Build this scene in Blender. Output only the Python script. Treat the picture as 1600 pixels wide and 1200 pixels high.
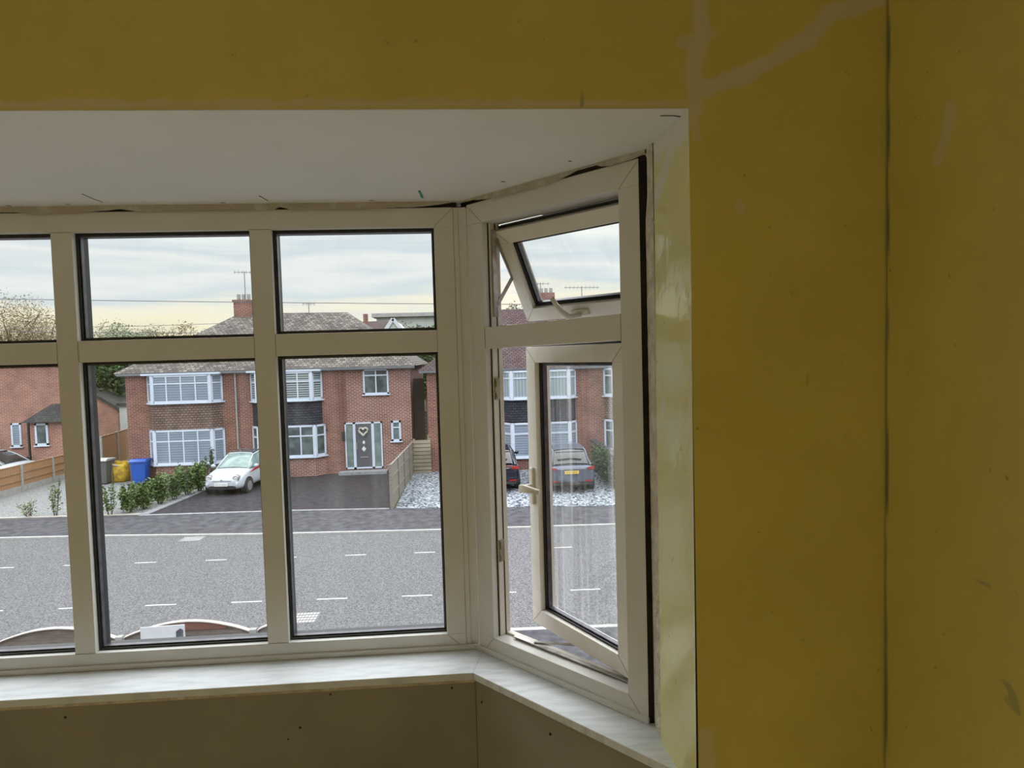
import bpy, bmesh, math, random
from mathutils import Vector, Matrix, noise
random.seed(7)
for o in list(bpy.data.objects): bpy.data.objects.remove(o)
sc = bpy.context.scene
COL = sc.collection
pi = math.pi

# ------------------------------------------------------------------ camera
EYE = 5.2                                   # eye height above the street
FPX = 1000.0
YAW, PITCH, ROLL = (math.radians(a) for a in (3.6415, -2.5783, -1.5947))
fw = Vector((math.sin(YAW)*math.cos(PITCH), math.cos(YAW)*math.cos(PITCH), math.sin(PITCH)))
rt = fw.cross(Vector((0, 0, 1))).normalized(); up = rt.cross(fw)
rt, up = math.cos(ROLL)*rt + math.sin(ROLL)*up, -math.sin(ROLL)*rt + math.cos(ROLL)*up
cam = bpy.data.objects.new('camera', bpy.data.cameras.new('camera')); COL.objects.link(cam)
M = Matrix((rt, up, -fw)).transposed().to_4x4(); M.translation = (0, 0, EYE)
cam.matrix_world = M
cam.data.sensor_width = 36; cam.data.lens = FPX/1600*36; cam.data.clip_start = .02; cam.data.clip_end = 600
sc.camera = cam

# ------------------------------------------------------------------ colour management
sc.view_settings.view_transform = 'Standard'; sc.view_settings.look = 'None'
sc.view_settings.gamma = 1; sc.view_settings.use_curve_mapping = False
sc.view_settings.exposure = 0.0

# ------------------------------------------------------------------ sky
W = bpy.data.worlds.new('sky'); sc.world = W; W.use_nodes = True
nt = W.node_tree; nt.nodes.clear(); N = nt.nodes.new; Lk = nt.links.new
tc = N('ShaderNodeTexCoord'); sep = N('ShaderNodeSeparateXYZ'); Lk(tc.outputs['Generated'], sep.inputs[0])
mp = N('ShaderNodeMapping'); mp.inputs['Scale'].default_value = (1.6, 1.6, 14); Lk(tc.outputs['Generated'], mp.inputs[0])
no = N('ShaderNodeTexNoise'); no.inputs['Scale'].default_value = 1.7; no.inputs['Detail'].default_value = 6; no.inputs['Roughness'].default_value = .52
Lk(mp.outputs[0], no.inputs[0])
ad = N('ShaderNodeMath'); ad.operation = 'MULTIPLY_ADD'; Lk(no.outputs['Fac'], ad.inputs[0]); ad.inputs[1].default_value = .17
sb = N('ShaderNodeMath'); sb.operation = 'SUBTRACT'; Lk(sep.outputs['Z'], sb.inputs[0]); sb.inputs[1].default_value = .02; Lk(sb.outputs[0], ad.inputs[2])
cr = N('ShaderNodeValToRGB'); Lk(ad.outputs[0], cr.inputs[0])
E = cr.color_ramp.elements
stops = [(0.0, (.30, .29, .27)), (.075, (.80, .74, .60)), (.115, (1.05, .96, .72)), (.142, (1.02, .97, .82)), (.165, (.74, .82, .86)), (.19, (.95, .96, .94)), (.215, (.74, .81, .86)),
         (.245, (1.02, 1.04, 1.0)), (.27, (.93, .97, .98)), (.31, (1.10, 1.10, 1.05)), (.5, (1.0, 1.02, 1.06)), (1.0, (.98, 1.0, 1.06))]
E[0].position, E[0].color = stops[0][0], (*stops[0][1], 1); E[1].position, E[1].color = 1.0, (1, 1, 1, 1)
for p, c in stops[1:-1]:
    e = E.new(p); e.color = (*c, 1)
br = N('ShaderNodeMapRange'); Lk(sep.outputs['Z'], br.inputs['Value'])
br.inputs['From Min'].default_value = .24; br.inputs['From Max'].default_value = .55; br.inputs['To Min'].default_value = 1.0; br.inputs['To Max'].default_value = 4.2
bg = N('ShaderNodeBackground'); Lk(cr.outputs[0], bg.inputs[0]); Lk(br.outputs[0], bg.inputs[1])
wo = N('ShaderNodeOutputWorld'); Lk(bg.outputs[0], wo.inputs[0])

def lamp(name, kind, loc, energy, color=(1, 1, 1), rot=(0, 0, 0), **kw):
    d = bpy.data.lights.new(name, kind); d.energy = energy; d.color = color
    for k, v in kw.items(): setattr(d, k, v)
    o = bpy.data.objects.new(name, d); o.location = loc; o.rotation_euler = rot; COL.objects.link(o); return o
# low evening sun, veiled by cloud, shining along the street from the left
lamp('sun', 'SUN', (-20, 0, 30), .25, (1, .86, .66), (math.radians(72), 0, math.radians(-80)), angle=math.radians(12))
# added fill spots in the unseen ceiling, brightening the room off the floor
FILL_POWER = 40
FILL_COL = (1.0, .95, .84)
fill_spots = [(-2.5, -.3), (-1.2, -.3), (-2.5, -1.9), (-1.2, -1.9), (0.0, -.9), (0.0, -2.3)]
for (x, y) in fill_spots:
    lamp('fill_spot', 'SPOT', (x, y, 6.06), FILL_POWER, FILL_COL, (0, 0, 0), spot_size=math.radians(96), spot_blend=.6, shadow_soft_size=.04)

# ------------------------------------------------------------------ materials
def srgb(r, g, b):
    f = lambda c: (c/255/12.92) if c/255 <= .04045 else ((c/255+.055)/1.055)**2.4
    return (f(r), f(g), f(b))
def new_mat(name):
    m = bpy.data.materials.new(name); m.use_nodes = True
    t = m.node_tree; return m, t, t.nodes['Principled BSDF'], t.nodes.new, t.links.new
def ramp(nw, a, b, p0=.35, p1=.65):
    r = nw('ShaderNodeValToRGB'); e = r.color_ramp.elements
    e[0].position = p0; e[0].color = (*a, 1); e[1].position = p1; e[1].color = (*b, 1); return r
def mat(name, c, rough=.6, c2=None, scale=8, metal=0, bump=0, bscale=None, detail=4, spec=.5, stretch=(1, 1, 1), p=(.35, .65)):
    m, t, b, nw, lk = new_mat(name)
    b.inputs['Roughness'].default_value = rough; b.inputs['Metallic'].default_value = metal
    b.inputs['Specular IOR Level'].default_value = spec
    tx = nw('ShaderNodeTexCoord'); mp = nw('ShaderNodeMapping'); mp.inputs['Scale'].default_value = stretch
    lk(tx.outputs['Object'], mp.inputs[0])
    n = nw('ShaderNodeTexNoise'); n.inputs['Scale'].default_value = scale; n.inputs['Detail'].default_value = detail; lk(mp.outputs[0], n.inputs[0])
    r = ramp(nw, c, c2 or tuple(x*.93 for x in c), *p); lk(n.outputs['Fac'], r.inputs[0]); lk(r.outputs[0], b.inputs['Base Color'])
    if bump:
        n2 = nw('ShaderNodeTexNoise'); n2.inputs['Scale'].default_value = bscale or scale*4; n2.inputs['Detail'].default_value = 5; lk(mp.outputs[0], n2.inputs[0])
        bp = nw('ShaderNodeBump'); bp.inputs['Strength'].default_value = bump; bp.inputs['Distance'].default_value = .02
        lk(n2.outputs['Fac'], bp.inputs['Height']); lk(bp.outputs[0], b.inputs['Normal'])
    return m
def brick_mat(name, c1, c2, mortar, bw=.225, rh=.075, ms=.011, rough=.9, offset=.5, bump=.3, tint=None, squash=1):
    m, t, b, nw, lk = new_mat(name); b.inputs['Roughness'].default_value = rough; b.inputs['Specular IOR Level'].default_value = .2
    uv = nw('ShaderNodeUVMap'); uv.uv_map = 'UVMap'
    bk = nw('ShaderNodeTexBrick'); lk(uv.outputs[0], bk.inputs['Vector']); bk.offset = offset
    for k, v in (('Color1', (*c1, 1)), ('Color2', (*c2, 1)), ('Mortar', (*mortar, 1)), ('Scale', 1), ('Brick Width', bw), ('Row Height', rh), ('Mortar Size', ms), ('Mortar Smooth', .1), ('Bias', 0)):
        bk.inputs[k].default_value = v
    n = nw('ShaderNodeTexNoise'); n.inputs['Scale'].default_value = 1.3; n.inputs['Detail'].default_value = 5; lk(uv.outputs[0], n.inputs[0])
    mx = nw('ShaderNodeMix'); mx.data_type = 'RGBA'; mx.blend_type = 'MULTIPLY'; mx.inputs[0].default_value = .55
    r = ramp(nw, tint or (.62, .6, .6), (1.1, 1.08, 1.05)); lk(n.outputs['Fac'], r.inputs[0])
    lk(bk.outputs['Color'], mx.inputs[6]); lk(r.outputs[0], mx.inputs[7]); lk(mx.outputs[2], b.inputs['Base Color'])
    bp = nw('ShaderNodeBump'); bp.inputs['Strength'].default_value = bump; bp.inputs['Distance'].default_value = .01; bp.invert = True
    lk(bk.outputs['Fac'], bp.inputs['Height']); lk(bp.outputs[0], b.inputs['Normal'])
    return m
def glass_mat(name, ior=1.5, tint=(.96, .975, .97), dirt_bands=0.0, film_stretch=(14, 14, .7), refl=1.0):
    m, t, b, nw, lk = new_mat(name); t.nodes.remove(b); out = t.nodes['Material Output']
    tr = nw('ShaderNodeBsdfTransparent'); tr.inputs[0].default_value = (*tint, 1)
    gl = nw('ShaderNodeBsdfGlossy'); gl.inputs['Roughness'].default_value = 0.0; gl.inputs['Color'].default_value = (refl, refl, refl, 1)
    fr = nw('ShaderNodeFresnel'); ge = nw('ShaderNodeNewGeometry'); mi = nw('ShaderNodeMapRange'); mi.inputs['To Min'].default_value = ior; mi.inputs['To Max'].default_value = 1/ior
    lk(ge.outputs['Backfacing'], mi.inputs['Value']); lk(mi.outputs[0], fr.inputs['IOR'])
    mx = nw('ShaderNodeMixShader'); lk(fr.outputs[0], mx.inputs[0]); lk(tr.outputs[0], mx.inputs[1]); lk(gl.outputs[0], mx.inputs[2])
    last = mx
    if dirt_bands:  # pale film of grime; on the casement it also draws reflected bands
        tx = nw('ShaderNodeTexCoord'); mp = nw('ShaderNodeMapping'); mp.inputs['Scale'].default_value = film_stretch; lk(tx.outputs['Object'], mp.inputs[0])
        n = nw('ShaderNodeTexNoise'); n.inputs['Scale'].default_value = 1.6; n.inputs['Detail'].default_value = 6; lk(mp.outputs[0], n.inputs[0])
        mr = nw('ShaderNodeMapRange'); lk(n.outputs['Fac'], mr.inputs['Value']); mr.inputs['From Min'].default_value = .5; mr.inputs['From Max'].default_value = .72; mr.inputs['To Max'].default_value = dirt_bands
        mr.inputs['To Min'].default_value = dirt_bands*.06
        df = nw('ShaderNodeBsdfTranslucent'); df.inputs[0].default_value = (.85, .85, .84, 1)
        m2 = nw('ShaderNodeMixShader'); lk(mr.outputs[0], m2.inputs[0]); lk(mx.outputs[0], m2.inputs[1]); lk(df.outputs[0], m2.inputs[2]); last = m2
    lk(last.outputs[0], out.inputs['Surface']); return m
def stripes_mat(name, c1, c2, pitch, duty=.5, rough=.6, axis='V'):
    m, t, b, nw, lk = new_mat(name); b.inputs['Roughness'].default_value = rough
    uv = nw('ShaderNodeUVMap'); uv.uv_map = 'UVMap'; sp = nw('ShaderNodeSeparateXYZ'); lk(uv.outputs[0], sp.inputs[0])
    d = nw('ShaderNodeMath'); d.operation = 'DIVIDE'; lk(sp.outputs['Y' if axis == 'V' else 'X'], d.inputs[0]); d.inputs[1].default_value = pitch
    f = nw('ShaderNodeMath'); f.operation = 'FRACT'; lk(d.outputs[0], f.inputs[0])
    r = ramp(nw, c1, c2, duty-.06, duty+.06); lk(f.outputs[0], r.inputs[0]); lk(r.outputs[0], b.inputs['Base Color']); return m

def wall_paint(name, base, base2, filler, rough=.62, spec=.35):
    """painted plaster with irregular filler patches stored in the 'filler' attribute and dirt in 'stain'"""
    m, t, b, nw, lk = new_mat(name); b.inputs['Roughness'].default_value = rough; b.inputs['Specular IOR Level'].default_value = spec
    tx = nw('ShaderNodeTexCoord')
    n = nw('ShaderNodeTexNoise'); n.inputs['Scale'].default_value = 2.6; n.inputs['Detail'].default_value = 7; n.inputs['Roughness'].default_value = .6; lk(tx.outputs['Object'], n.inputs[0])
    r = ramp(nw, base, base2, .36, .66); lk(n.outputs['Fac'], r.inputs[0])
    n3 = nw('ShaderNodeTexNoise'); n3.inputs['Scale'].default_value = 38; n3.inputs['Detail'].default_value = 3; lk(tx.outputs['Object'], n3.inputs[0])
    sp = nw('ShaderNodeValToRGB'); e = sp.color_ramp.elements; e[0].position = .235; e[0].color = (.55, .48, .35, 1); e[1].position = .30; e[1].color = (1, 1, 1, 1); lk(n3.outputs['Fac'], sp.inputs[0])
    m0 = nw('ShaderNodeMix'); m0.data_type = 'RGBA'; m0.blend_type = 'MULTIPLY'; m0.inputs[0].default_value = .8; lk(r.outputs[0], m0.inputs[6]); lk(sp.outputs[0], m0.inputs[7])
    a = nw('ShaderNodeAttribute'); a.attribute_name = 'filler'; a2 = nw('ShaderNodeAttribute'); a2.attribute_name = 'stain'
    m1 = nw('ShaderNodeMix'); m1.data_type = 'RGBA'; lk(a.outputs['Fac'], m1.inputs[0]); lk(m0.outputs[2], m1.inputs[6]); m1.inputs[7].default_value = (*filler, 1)
    m2 = nw('ShaderNodeMix'); m2.data_type = 'RGBA'; lk(a2.outputs['Fac'], m2.inputs[0]); lk(m1.outputs[2], m2.inputs[6]); m2.inputs[7].default_value = (.15, .20, .12, 1)
    lk(m2.outputs[2], b.inputs['Base Color'])
    n2 = nw('ShaderNodeTexNoise'); n2.inputs['Scale'].default_value = 25; n2.inputs['Detail'].default_value = 6; lk(tx.outputs['Object'], n2.inputs[0])
    bp = nw('ShaderNodeBump'); bp.inputs['Strength'].default_value = .12; bp.inputs['Distance'].default_value = .01; lk(n2.outputs['Fac'], bp.inputs['Height']); lk(bp.outputs[0], b.inputs['Normal'])
    return m

MT = {}
MT['wall'] = wall_paint('wall_yellow', (.68, .57, .155), (.77, .66, .195), (.74, .68, .54), rough=.40, spec=.5)
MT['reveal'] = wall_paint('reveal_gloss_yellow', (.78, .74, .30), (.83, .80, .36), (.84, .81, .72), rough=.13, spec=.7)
MT['soffit'] = mat('soffit_white', (.82, .82, .80), .75, (.86, .86, .84), 3, bump=.05)
MT['plaster'] = mat('torn_plaster', (.93, .88, .76), .9, (.70, .62, .50), 30, bump=.9, bscale=60, p=(.3, .6))
MT['plaster_white'] = mat('white_filler', (.70, .67, .60), .85, (.55, .50, .42), 26, bump=.6, bscale=50, p=(.25, .5))
MT['shade_fill'] = mat('cavity_shade_fill', (.012, .009, .008), .9, (.03, .02, .015), 20)  # near-black filler, the shade of the gaps put into its colour
MT['upvc'] = mat('upvc_white', (.80, .80, .78), .32, (.76, .76, .735), 5, spec=.45)
MT['upvc_in'] = mat('upvc_sash_white', (.90, .885, .84), .34, (.84, .81, .74), 9, spec=.45, detail=7)
MT['gasket'] = mat('black_gasket', (.012, .012, .014), .45, (.02, .02, .022))
MT['spacer'] = mat('spacer_bar', (.16, .16, .18), .35, (.10, .10, .12), 30, metal=.6)
MT['mitre'] = mat('weld_line', (.30, .28, .24), .7)
MT['glass'] = glass_mat('window_glass', 1.32, dirt_bands=.022)
MT['glass_painted_bands'] = glass_mat('window_glass_painted_bands', 1.42, dirt_bands=.22, film_stretch=(26, 26, .35))  # smears plus reflected bands, painted as pale upright streaks
MT['sill'] = mat('sill_white_dusty', (.66, .70, .74), .5, (.84, .88, .92), 9, detail=7, stretch=(1, 5, 1), p=(.3, .55))
MT['sill_edge'] = mat('sill_edge', (.66, .66, .64), .5)
MT['board'] = mat('plasterboard', (.42, .39, .32), .85, (.37, .34, .28), 4, bump=.05)
MT['screw'] = mat('screw_hole', (.02, .015, .012), .6)
MT['floor'] = mat('floorboards', (.62, .55, .43), .6, (.50, .42, .32), 3, stretch=(1, 10, 1))
MT['ceil'] = mat('ceiling_white', (.75, .74, .70), .8)
MT['brass'] = mat('lock_metal', (.42, .40, .30), .35, (.3, .28, .2), 40, metal=.8)
MT['steel'] = mat('stay_steel', (.55, .55, .55), .35, (.35, .33, .3), 30, metal=.8)
MT['handle'] = mat('handle_white', (.84, .80, .70), .3, (.76, .70, .58), 20, spec=.5)
# outdoors
MT['road'] = mat('road_asphalt', (.060, .060, .066), .9, (.165, .165, .172), 28, detail=6, bump=.3, p=(.36, .64), spec=.08)
MT['pave'] = mat('pavement_asphalt', (.046, .046, .053), .9, (.082, .082, .092), 4, detail=9, p=(.35, .65), spec=.08)
MT['drive'] = mat('driveway_asphalt', (.030, .027, .031), .85, (.046, .043, .048), 5, detail=8, spec=.08)
MT['paint'] = mat('road_paint', (.42, .42, .41), .7)
MT['kerb'] = mat('kerb_concrete', (0.260, 0.260, 0.260), .9, (0.322, 0.322, 0.316), 6)
MT['edging'] = mat('block_edging', (0.161, 0.167, 0.186), .9, (0.236, 0.242, 0.260), 7)
MT['gravel'] = mat('grey_gravel', (.03, .04, .055), .9, (.36, .39, .43), 13, detail=4, p=(.42, .60), bump=.6, bscale=15, spec=.1)
MT['gravel2'] = mat('pale_gravel', (.085, .088, .092), .9, (.29, .295, .30), 26, detail=5, p=(.38, .62), bump=.5, spec=.1)
MT['grass'] = mat('garden_ground', (0.043, 0.062, 0.025), .9, (0.087, 0.099, 0.043), 1.5)
MT['brick'] = brick_mat('house_brick', (.20, .075, .055), (.125, .042, .033), (.27, .20, .175), ms=.013)
MT['brick_new'] = brick_mat('extension_brick', (.185, .062, .050), (.125, .038, .032), (.36, .28, .25), ms=.016)
MT['brick_pale'] = brick_mat('brick_side_wall', (.28, .12, .09), (.21, .085, .066), (.34, .26, .23), ms=.012)
MT['tiles'] = brick_mat('roof_tiles', (.20, .185, .17), (.085, .075, .07), (.035, .03, .03), bw=.2, rh=.16, ms=.014, tint=(.45, .45, .47), bump=.8)
MT['tiles_dark'] = brick_mat('roof_tiles_brown', (0.099, 0.071, 0.071), (0.068, 0.046, 0.050), (0.019, 0.012, 0.015), bw=.2, rh=.14, ms=.016, bump=.8)
MT['hung_brown'] = brick_mat('tile_hanging_brown', (0.211, 0.155, 0.133), (0.155, 0.108, 0.096), (0.062, 0.043, 0.037), bw=.17, rh=.105, ms=.014, bump=.8)
MT['hung_slate'] = brick_mat('tile_hanging_slate', (.055, .060, .078), (.035, .038, .052), (.015, .015, .02), bw=.2, rh=.11, ms=.012, bump=.8)
MT['slate'] = brick_mat('canopy_slate', (0.062, 0.062, 0.065), (0.043, 0.043, 0.046), (0.019, 0.019, 0.019), bw=.2, rh=.12, ms=.012)
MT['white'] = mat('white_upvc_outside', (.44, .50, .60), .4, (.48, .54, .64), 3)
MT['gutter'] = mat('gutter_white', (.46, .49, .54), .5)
MT['black'] = mat('black_plastic', (.02, .02, .02), .5)
MT['pane'] = glass_mat('house_glass', 1.45, (.94, .96, .985))
MT['blind'] = stripes_mat('venetian_blind', (.17, .20, .24), (.29, .335, .385), .11, .35)
MT['shutter'] = stripes_mat('slatted_blind', (.03, .035, .035), (.42, .46, .44), .10, .42)
MT['vblind'] = stripes_mat('vertical_blind', (.22, .27, .26), (.36, .42, .41), .14, .3, axis='U')
MT['dark'] = mat('dark_room', (.04, .055, .055), .6, (.12, .15, .14), 2.0, p=(.45, .6))
MT['frost'] = mat('frosted_glass', (.10, .14, .14), .25, (.17, .22, .21), 3)
MT['door'] = mat('door_grey', (.085, .085, .10), .4)
MT['concrete'] = mat('concrete_post', (0.236, 0.236, 0.229), .9, (0.298, 0.298, 0.285), 7)
MT['featheredge'] = stripes_mat('feather_edge_boards', (.13, .065, .03), (.30, .165, .08), .125, .12, .85, axis='U')
MT['fence_brown'] = mat('fence_rail_brown', (0.285, 0.174, 0.093), .85, (0.223, 0.130, 0.068), 6)
MT['greywood'] = mat('weathered_wood', (0.211, 0.192, 0.161), .9, (0.143, 0.130, 0.112), 5, stretch=(1, 1, 7))
MT['palewood'] = brick_mat('pale_boards', (0.285, 0.248, 0.192), (0.236, 0.205, 0.161), (0.062, 0.050, 0.037), bw=3, rh=.17, ms=.016)
MT['oldwood'] = mat('old_fence_wood', (.15, .12, .11), .9, (.09, .07, .06), 5, stretch=(1, 1, 9), bump=.4)
MT['redwood'] = mat('red_brown_wood', (.17, .07, .055), .9, (.11, .05, .04), 5, stretch=(1, 1, 9))
MT['capping'] = mat('fence_capping', (0.384, 0.360, 0.329), .8, (0.310, 0.285, 0.260), 9)
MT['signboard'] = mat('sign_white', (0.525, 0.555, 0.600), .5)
MT['signdark'] = mat('sign_print_dark', (.05, .055, .075), .5, (.2, .2, .22), 12, p=(.55, .65))
MT['blue'] = mat('blue_bin_plastic', (0.007, 0.075, 0.375), .4, (0.009, 0.060, 0.300), 3)
MT['bin_grey'] = mat('grey_bin_plastic', (0.081, 0.087, 0.087), .6)
MT['bin_lid'] = mat('pale_lid', (0.310, 0.310, 0.310), .5)
MT['yellow'] = mat('yellow_bulk_bag', (.55, .36, .012), .7, (.22, .14, .02), 5, detail=6, bump=.8, bscale=6)
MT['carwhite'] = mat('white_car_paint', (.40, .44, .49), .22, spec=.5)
MT['carblack'] = mat('black_car_paint', (.010, .011, .022), .12, spec=.7)
MT['cargrey'] = mat('grey_car_paint', (.105, .125, .17), .2, metal=.3, spec=.6)
MT['carglass'] = mat('car_glass', (.02, .025, .028), .04, spec=.8)
MT['screen'] = mat('windscreen_glass', (.10, .16, .16), .08, (.20, .27, .265), 3.5, spec=.6)
MT['sunroof'] = mat('sunroof_glass', (.05, .055, .065), .08, spec=.8)
MT['tyre'] = mat('tyre_rubber', (.02, .02, .02), .8)
MT['rim'] = mat('wheel_rim', (.5, .5, .52), .3, metal=.7)
MT['red'] = mat('red_stripe', (.45, .02, .03), .3)
MT['tail'] = mat('tail_light_red', (.26, .012, .012), .2)
MT['lens'] = mat('lamp_lens', (.75, .78, .80), .08, (.4, .42, .44), 14, spec=.8)
MT['plate_w'] = mat('plate_white', (.80, .80, .80), .5)
MT['plate_y'] = mat('plate_yellow', (.72, .50, .08), .5)
MT['ink'] = mat('plate_ink', (.02, .02, .02), .5)
MT['leaf'] = mat('shrub_leaf', (.045, .085, .022), .6, (.10, .15, .045), 3, spec=.3)
MT['leaf_lt'] = mat('shrub_leaf_pale', (.12, .17, .07), .6, (.20, .24, .12), 3, spec=.3)
MT['leaf_dk'] = mat('tree_leaf_dark', (.022, .048, .016), .7, (.060, .095, .035), 1, spec=.2)
MT['leaf_gr'] = mat('tree_leaf_greygreen', (.11, .14, .09), .7, (.19, .21, .13), 1, spec=.2)
MT['leaf_au'] = mat('tree_leaf_autumn', (.22, .15, .08), .7, (.28, .24, .15), 1, spec=.2)
MT['bark'] = mat('bark', (.10, .075, .055), .9, (.06, .045, .035), 6)
MT['cable'] = mat('cable', (.10, .10, .11), .6)
MT['alu'] = mat('aerial_alloy', (.20, .20, .21), .4, metal=.4)
MT['render'] = mat('pale_render', (0.384, 0.409, 0.397), .8, (0.322, 0.347, 0.335), 2)
MT['alarm'] = mat('alarm_box_blue', (.05, .33, .62), .4)
MT['wreath'] = mat('wreath_white', (.62, .62, .58), .8, (.25, .25, .2), 20, p=(.3, .6))
MT['teal'] = mat('teal_plug', (.02, .30, .28), .5)

# ------------------------------------------------------------------ mesh helpers
class MB:
    def __init__(s, T=None): s.v = []; s.f = []; s.T = T or (lambda p: p); s.smooth = False
    def add(s, vs, fs):
        k = len(s.v); s.v += [tuple(s.T(Vector(p))) for p in vs]; s.f += [tuple(i+k for i in f) for f in fs]; return s
    def box(s, x0, x1, y0, y1, z0, z1):
        return s.add([(x0, y0, z0), (x1, y0, z0), (x1, y1, z0), (x0, y1, z0), (x0, y0, z1), (x1, y0, z1), (x1, y1, z1), (x0, y1, z1)],
                     [(0, 3, 2, 1), (4, 5, 6, 7), (0, 1, 5, 4), (1, 2, 6, 5), (2, 3, 7, 6), (3, 0, 4, 7)])
    def prism(s, pts, d):            # polygon pts (3D), extruded by vector d
        n = len(pts); d = Vector(d)
        return s.add([Vector(p) for p in pts]+[Vector(p)+d for p in pts], [tuple(range(n))[::-1], tuple(range(n, 2*n))]+[(i, (i+1) % n, n+(i+1) % n, n+i) for i in range(n)])
    def quad(s, a, b, c, d): return s.add([a, b, c, d], [(0, 1, 2, 3)])
    def tube(s, pts, r, n=8, cap=True):
        pts = [Vector(p) for p in pts]; vs = []; fs = []; rs = r if isinstance(r, (list, tuple)) else [r]*len(pts)
        for i, p in enumerate(pts):
            d = (pts[min(i+1, len(pts)-1)]-pts[max(i-1, 0)]).normalized()
            a = d.cross(Vector((0, 0, 1)));
            if a.length < .05: a = d.cross(Vector((1, 0, 0)))
            a.normalize(); b = d.cross(a)
            for k in range(n):
                t = 2*pi*k/n; vs.append(p+rs[i]*(math.cos(t)*a+math.sin(t)*b))
        for i in range(len(pts)-1):
            for k in range(n): fs.append((i*n+k, i*n+(k+1) % n, (i+1)*n+(k+1) % n, (i+1)*n+k))
        if cap: fs += [tuple(range(n))[::-1], tuple(range((len(pts)-1)*n, len(pts)*n))]
        return s.add(vs, fs)
    def flatbar(s, a, b, w, t, nrm):  # flat bar from a to b, width w, thickness t along nrm
        a = Vector(a); b = Vector(b); nrm = Vector(nrm).normalized(); d = (b-a).normalized(); q = nrm.cross(d).normalized()*w/2
        return s.prism([a-q, a+q, b+q, b-q], nrm*t)
    def build(s, name, m, parent=None, bevel=0, smooth=False, sub=0, label=None):
        off = Vector(parent_world(parent)) if parent else Vector((0, 0, 0))
        me = bpy.data.meshes.new(name)
        vv = [(p[0]-off[0], p[1]-off[1], p[2]-off[2]) for p in s.v]
        me.from_pydata(vv, [], s.f); me.update()
        bm = bmesh.new(); bm.from_mesh(me); bmesh.ops.recalc_face_normals(bm, faces=bm.faces); bm.to_mesh(me); bm.free()
        uvl = me.uv_layers.new(name='UVMap'); Z = Vector((0, 0, 1))
        for p in me.polygons:
            n = p.normal
            if abs(n.z) > .98: t = Vector((1, 0, 0)); w = Vector((0, 1, 0))
            else: t = Z.cross(n).normalized(); w = n.cross(t)
            for li in p.loop_indices:
                c = Vector(s.v[me.loops[li].vertex_index]); uvl.data[li].uv = (c.dot(t), c.dot(w))
        me.materials.append(MT[m] if isinstance(m, str) else m)
        o = bpy.data.objects.new(name, me); COL.objects.link(o)
        if parent: o.parent = parent
        if smooth:
            for p in me.polygons: p.use_smooth = True
        if bevel:
            b = o.modifiers.new('bevel', 'BEVEL'); b.width = bevel; b.segments = 2; b.limit_method = 'ANGLE'
        if sub:
            b = o.modifiers.new('subsurf', 'SUBSURF'); b.levels = sub; b.render_levels = sub
        if label: o['label'] = label
        return o
def parent_world(o):
    p = Vector((0, 0, 0))
    while o: p = p+o.location; o = o.parent
    return p
def tag(o, label, cat, group=None, kind=None):
    o['label'] = label; o['category'] = cat
    if group: o['group'] = group
    if kind: o['kind'] = kind
    return o
def thing(name, label, cat, loc=(0, 0, 0), group=None, kind=None):
    o = bpy.data.objects.new(name, None); o.location = loc; o.empty_display_size = .1; COL.objects.link(o)
    return tag(o, label, cat, group, kind)
def struct(o, label=None, cat=None):
    o['kind'] = 'structure'
    if label: o['label'] = label
    if cat: o['category'] = cat
    return o
def box(name, m, x0, x1, y0, y1, z0, z1, parent=None, bevel=0, T=None):
    return MB(T).box(x0, x1, y0, y1, z0, z1).build(name, m, parent, bevel)

# points in the place, found from where the photograph sees them
def ray(u, v): return fw+rt*(u-800)/FPX+up*(600-v)/FPX
def on_y(u, v, Y): d = ray(u, v); t = Y/d.y; return Vector((d.x*t, Y, EYE+d.z*t))
def on_x(u, v, X): d = ray(u, v); t = X/d.x; return Vector((X, d.y*t, EYE+d.z*t))
def on_z(u, v, z=0): d = ray(u, v); t = (z-EYE)/d.z; return Vector((d.x*t, d.y*t, z))

# ================================================================== THE ROOM
D = 2.05; WY = 1.286; XK = .867; XR = .453; FL = 3.65; CE = 6.12; ZS = EYE+.4875
XL_REV = -2.943; XL_WALL = -3.36
ZT, ZB, ZTI, ZB1 = EYE+.4715, EYE-.9636, EYE+.411, EYE-.898
ZT1, ZT2 = EYE+.0862, EYE+.017
ZSILL = EYE-.9516
A2 = Vector((.001, 2.0416, 0)); B2 = Vector((.4259, 1.573, 0)); L2 = (B2-A2).length
es = (B2-A2).normalized(); en = Vector((-es.y, es.x, 0))
XMID = (A2.x-2.49)/2
def wf(p): return A2+es*p.x+en*p.y+Vector((0, 0, p.z))     # frame of the angled window: x along, y outward, z up
def mir(T):                                             # the same on the left side of the bay
    def g(p):
        q = T(p); return Vector((2*XMID-q.x, q.y, q.z))
    return g

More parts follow.
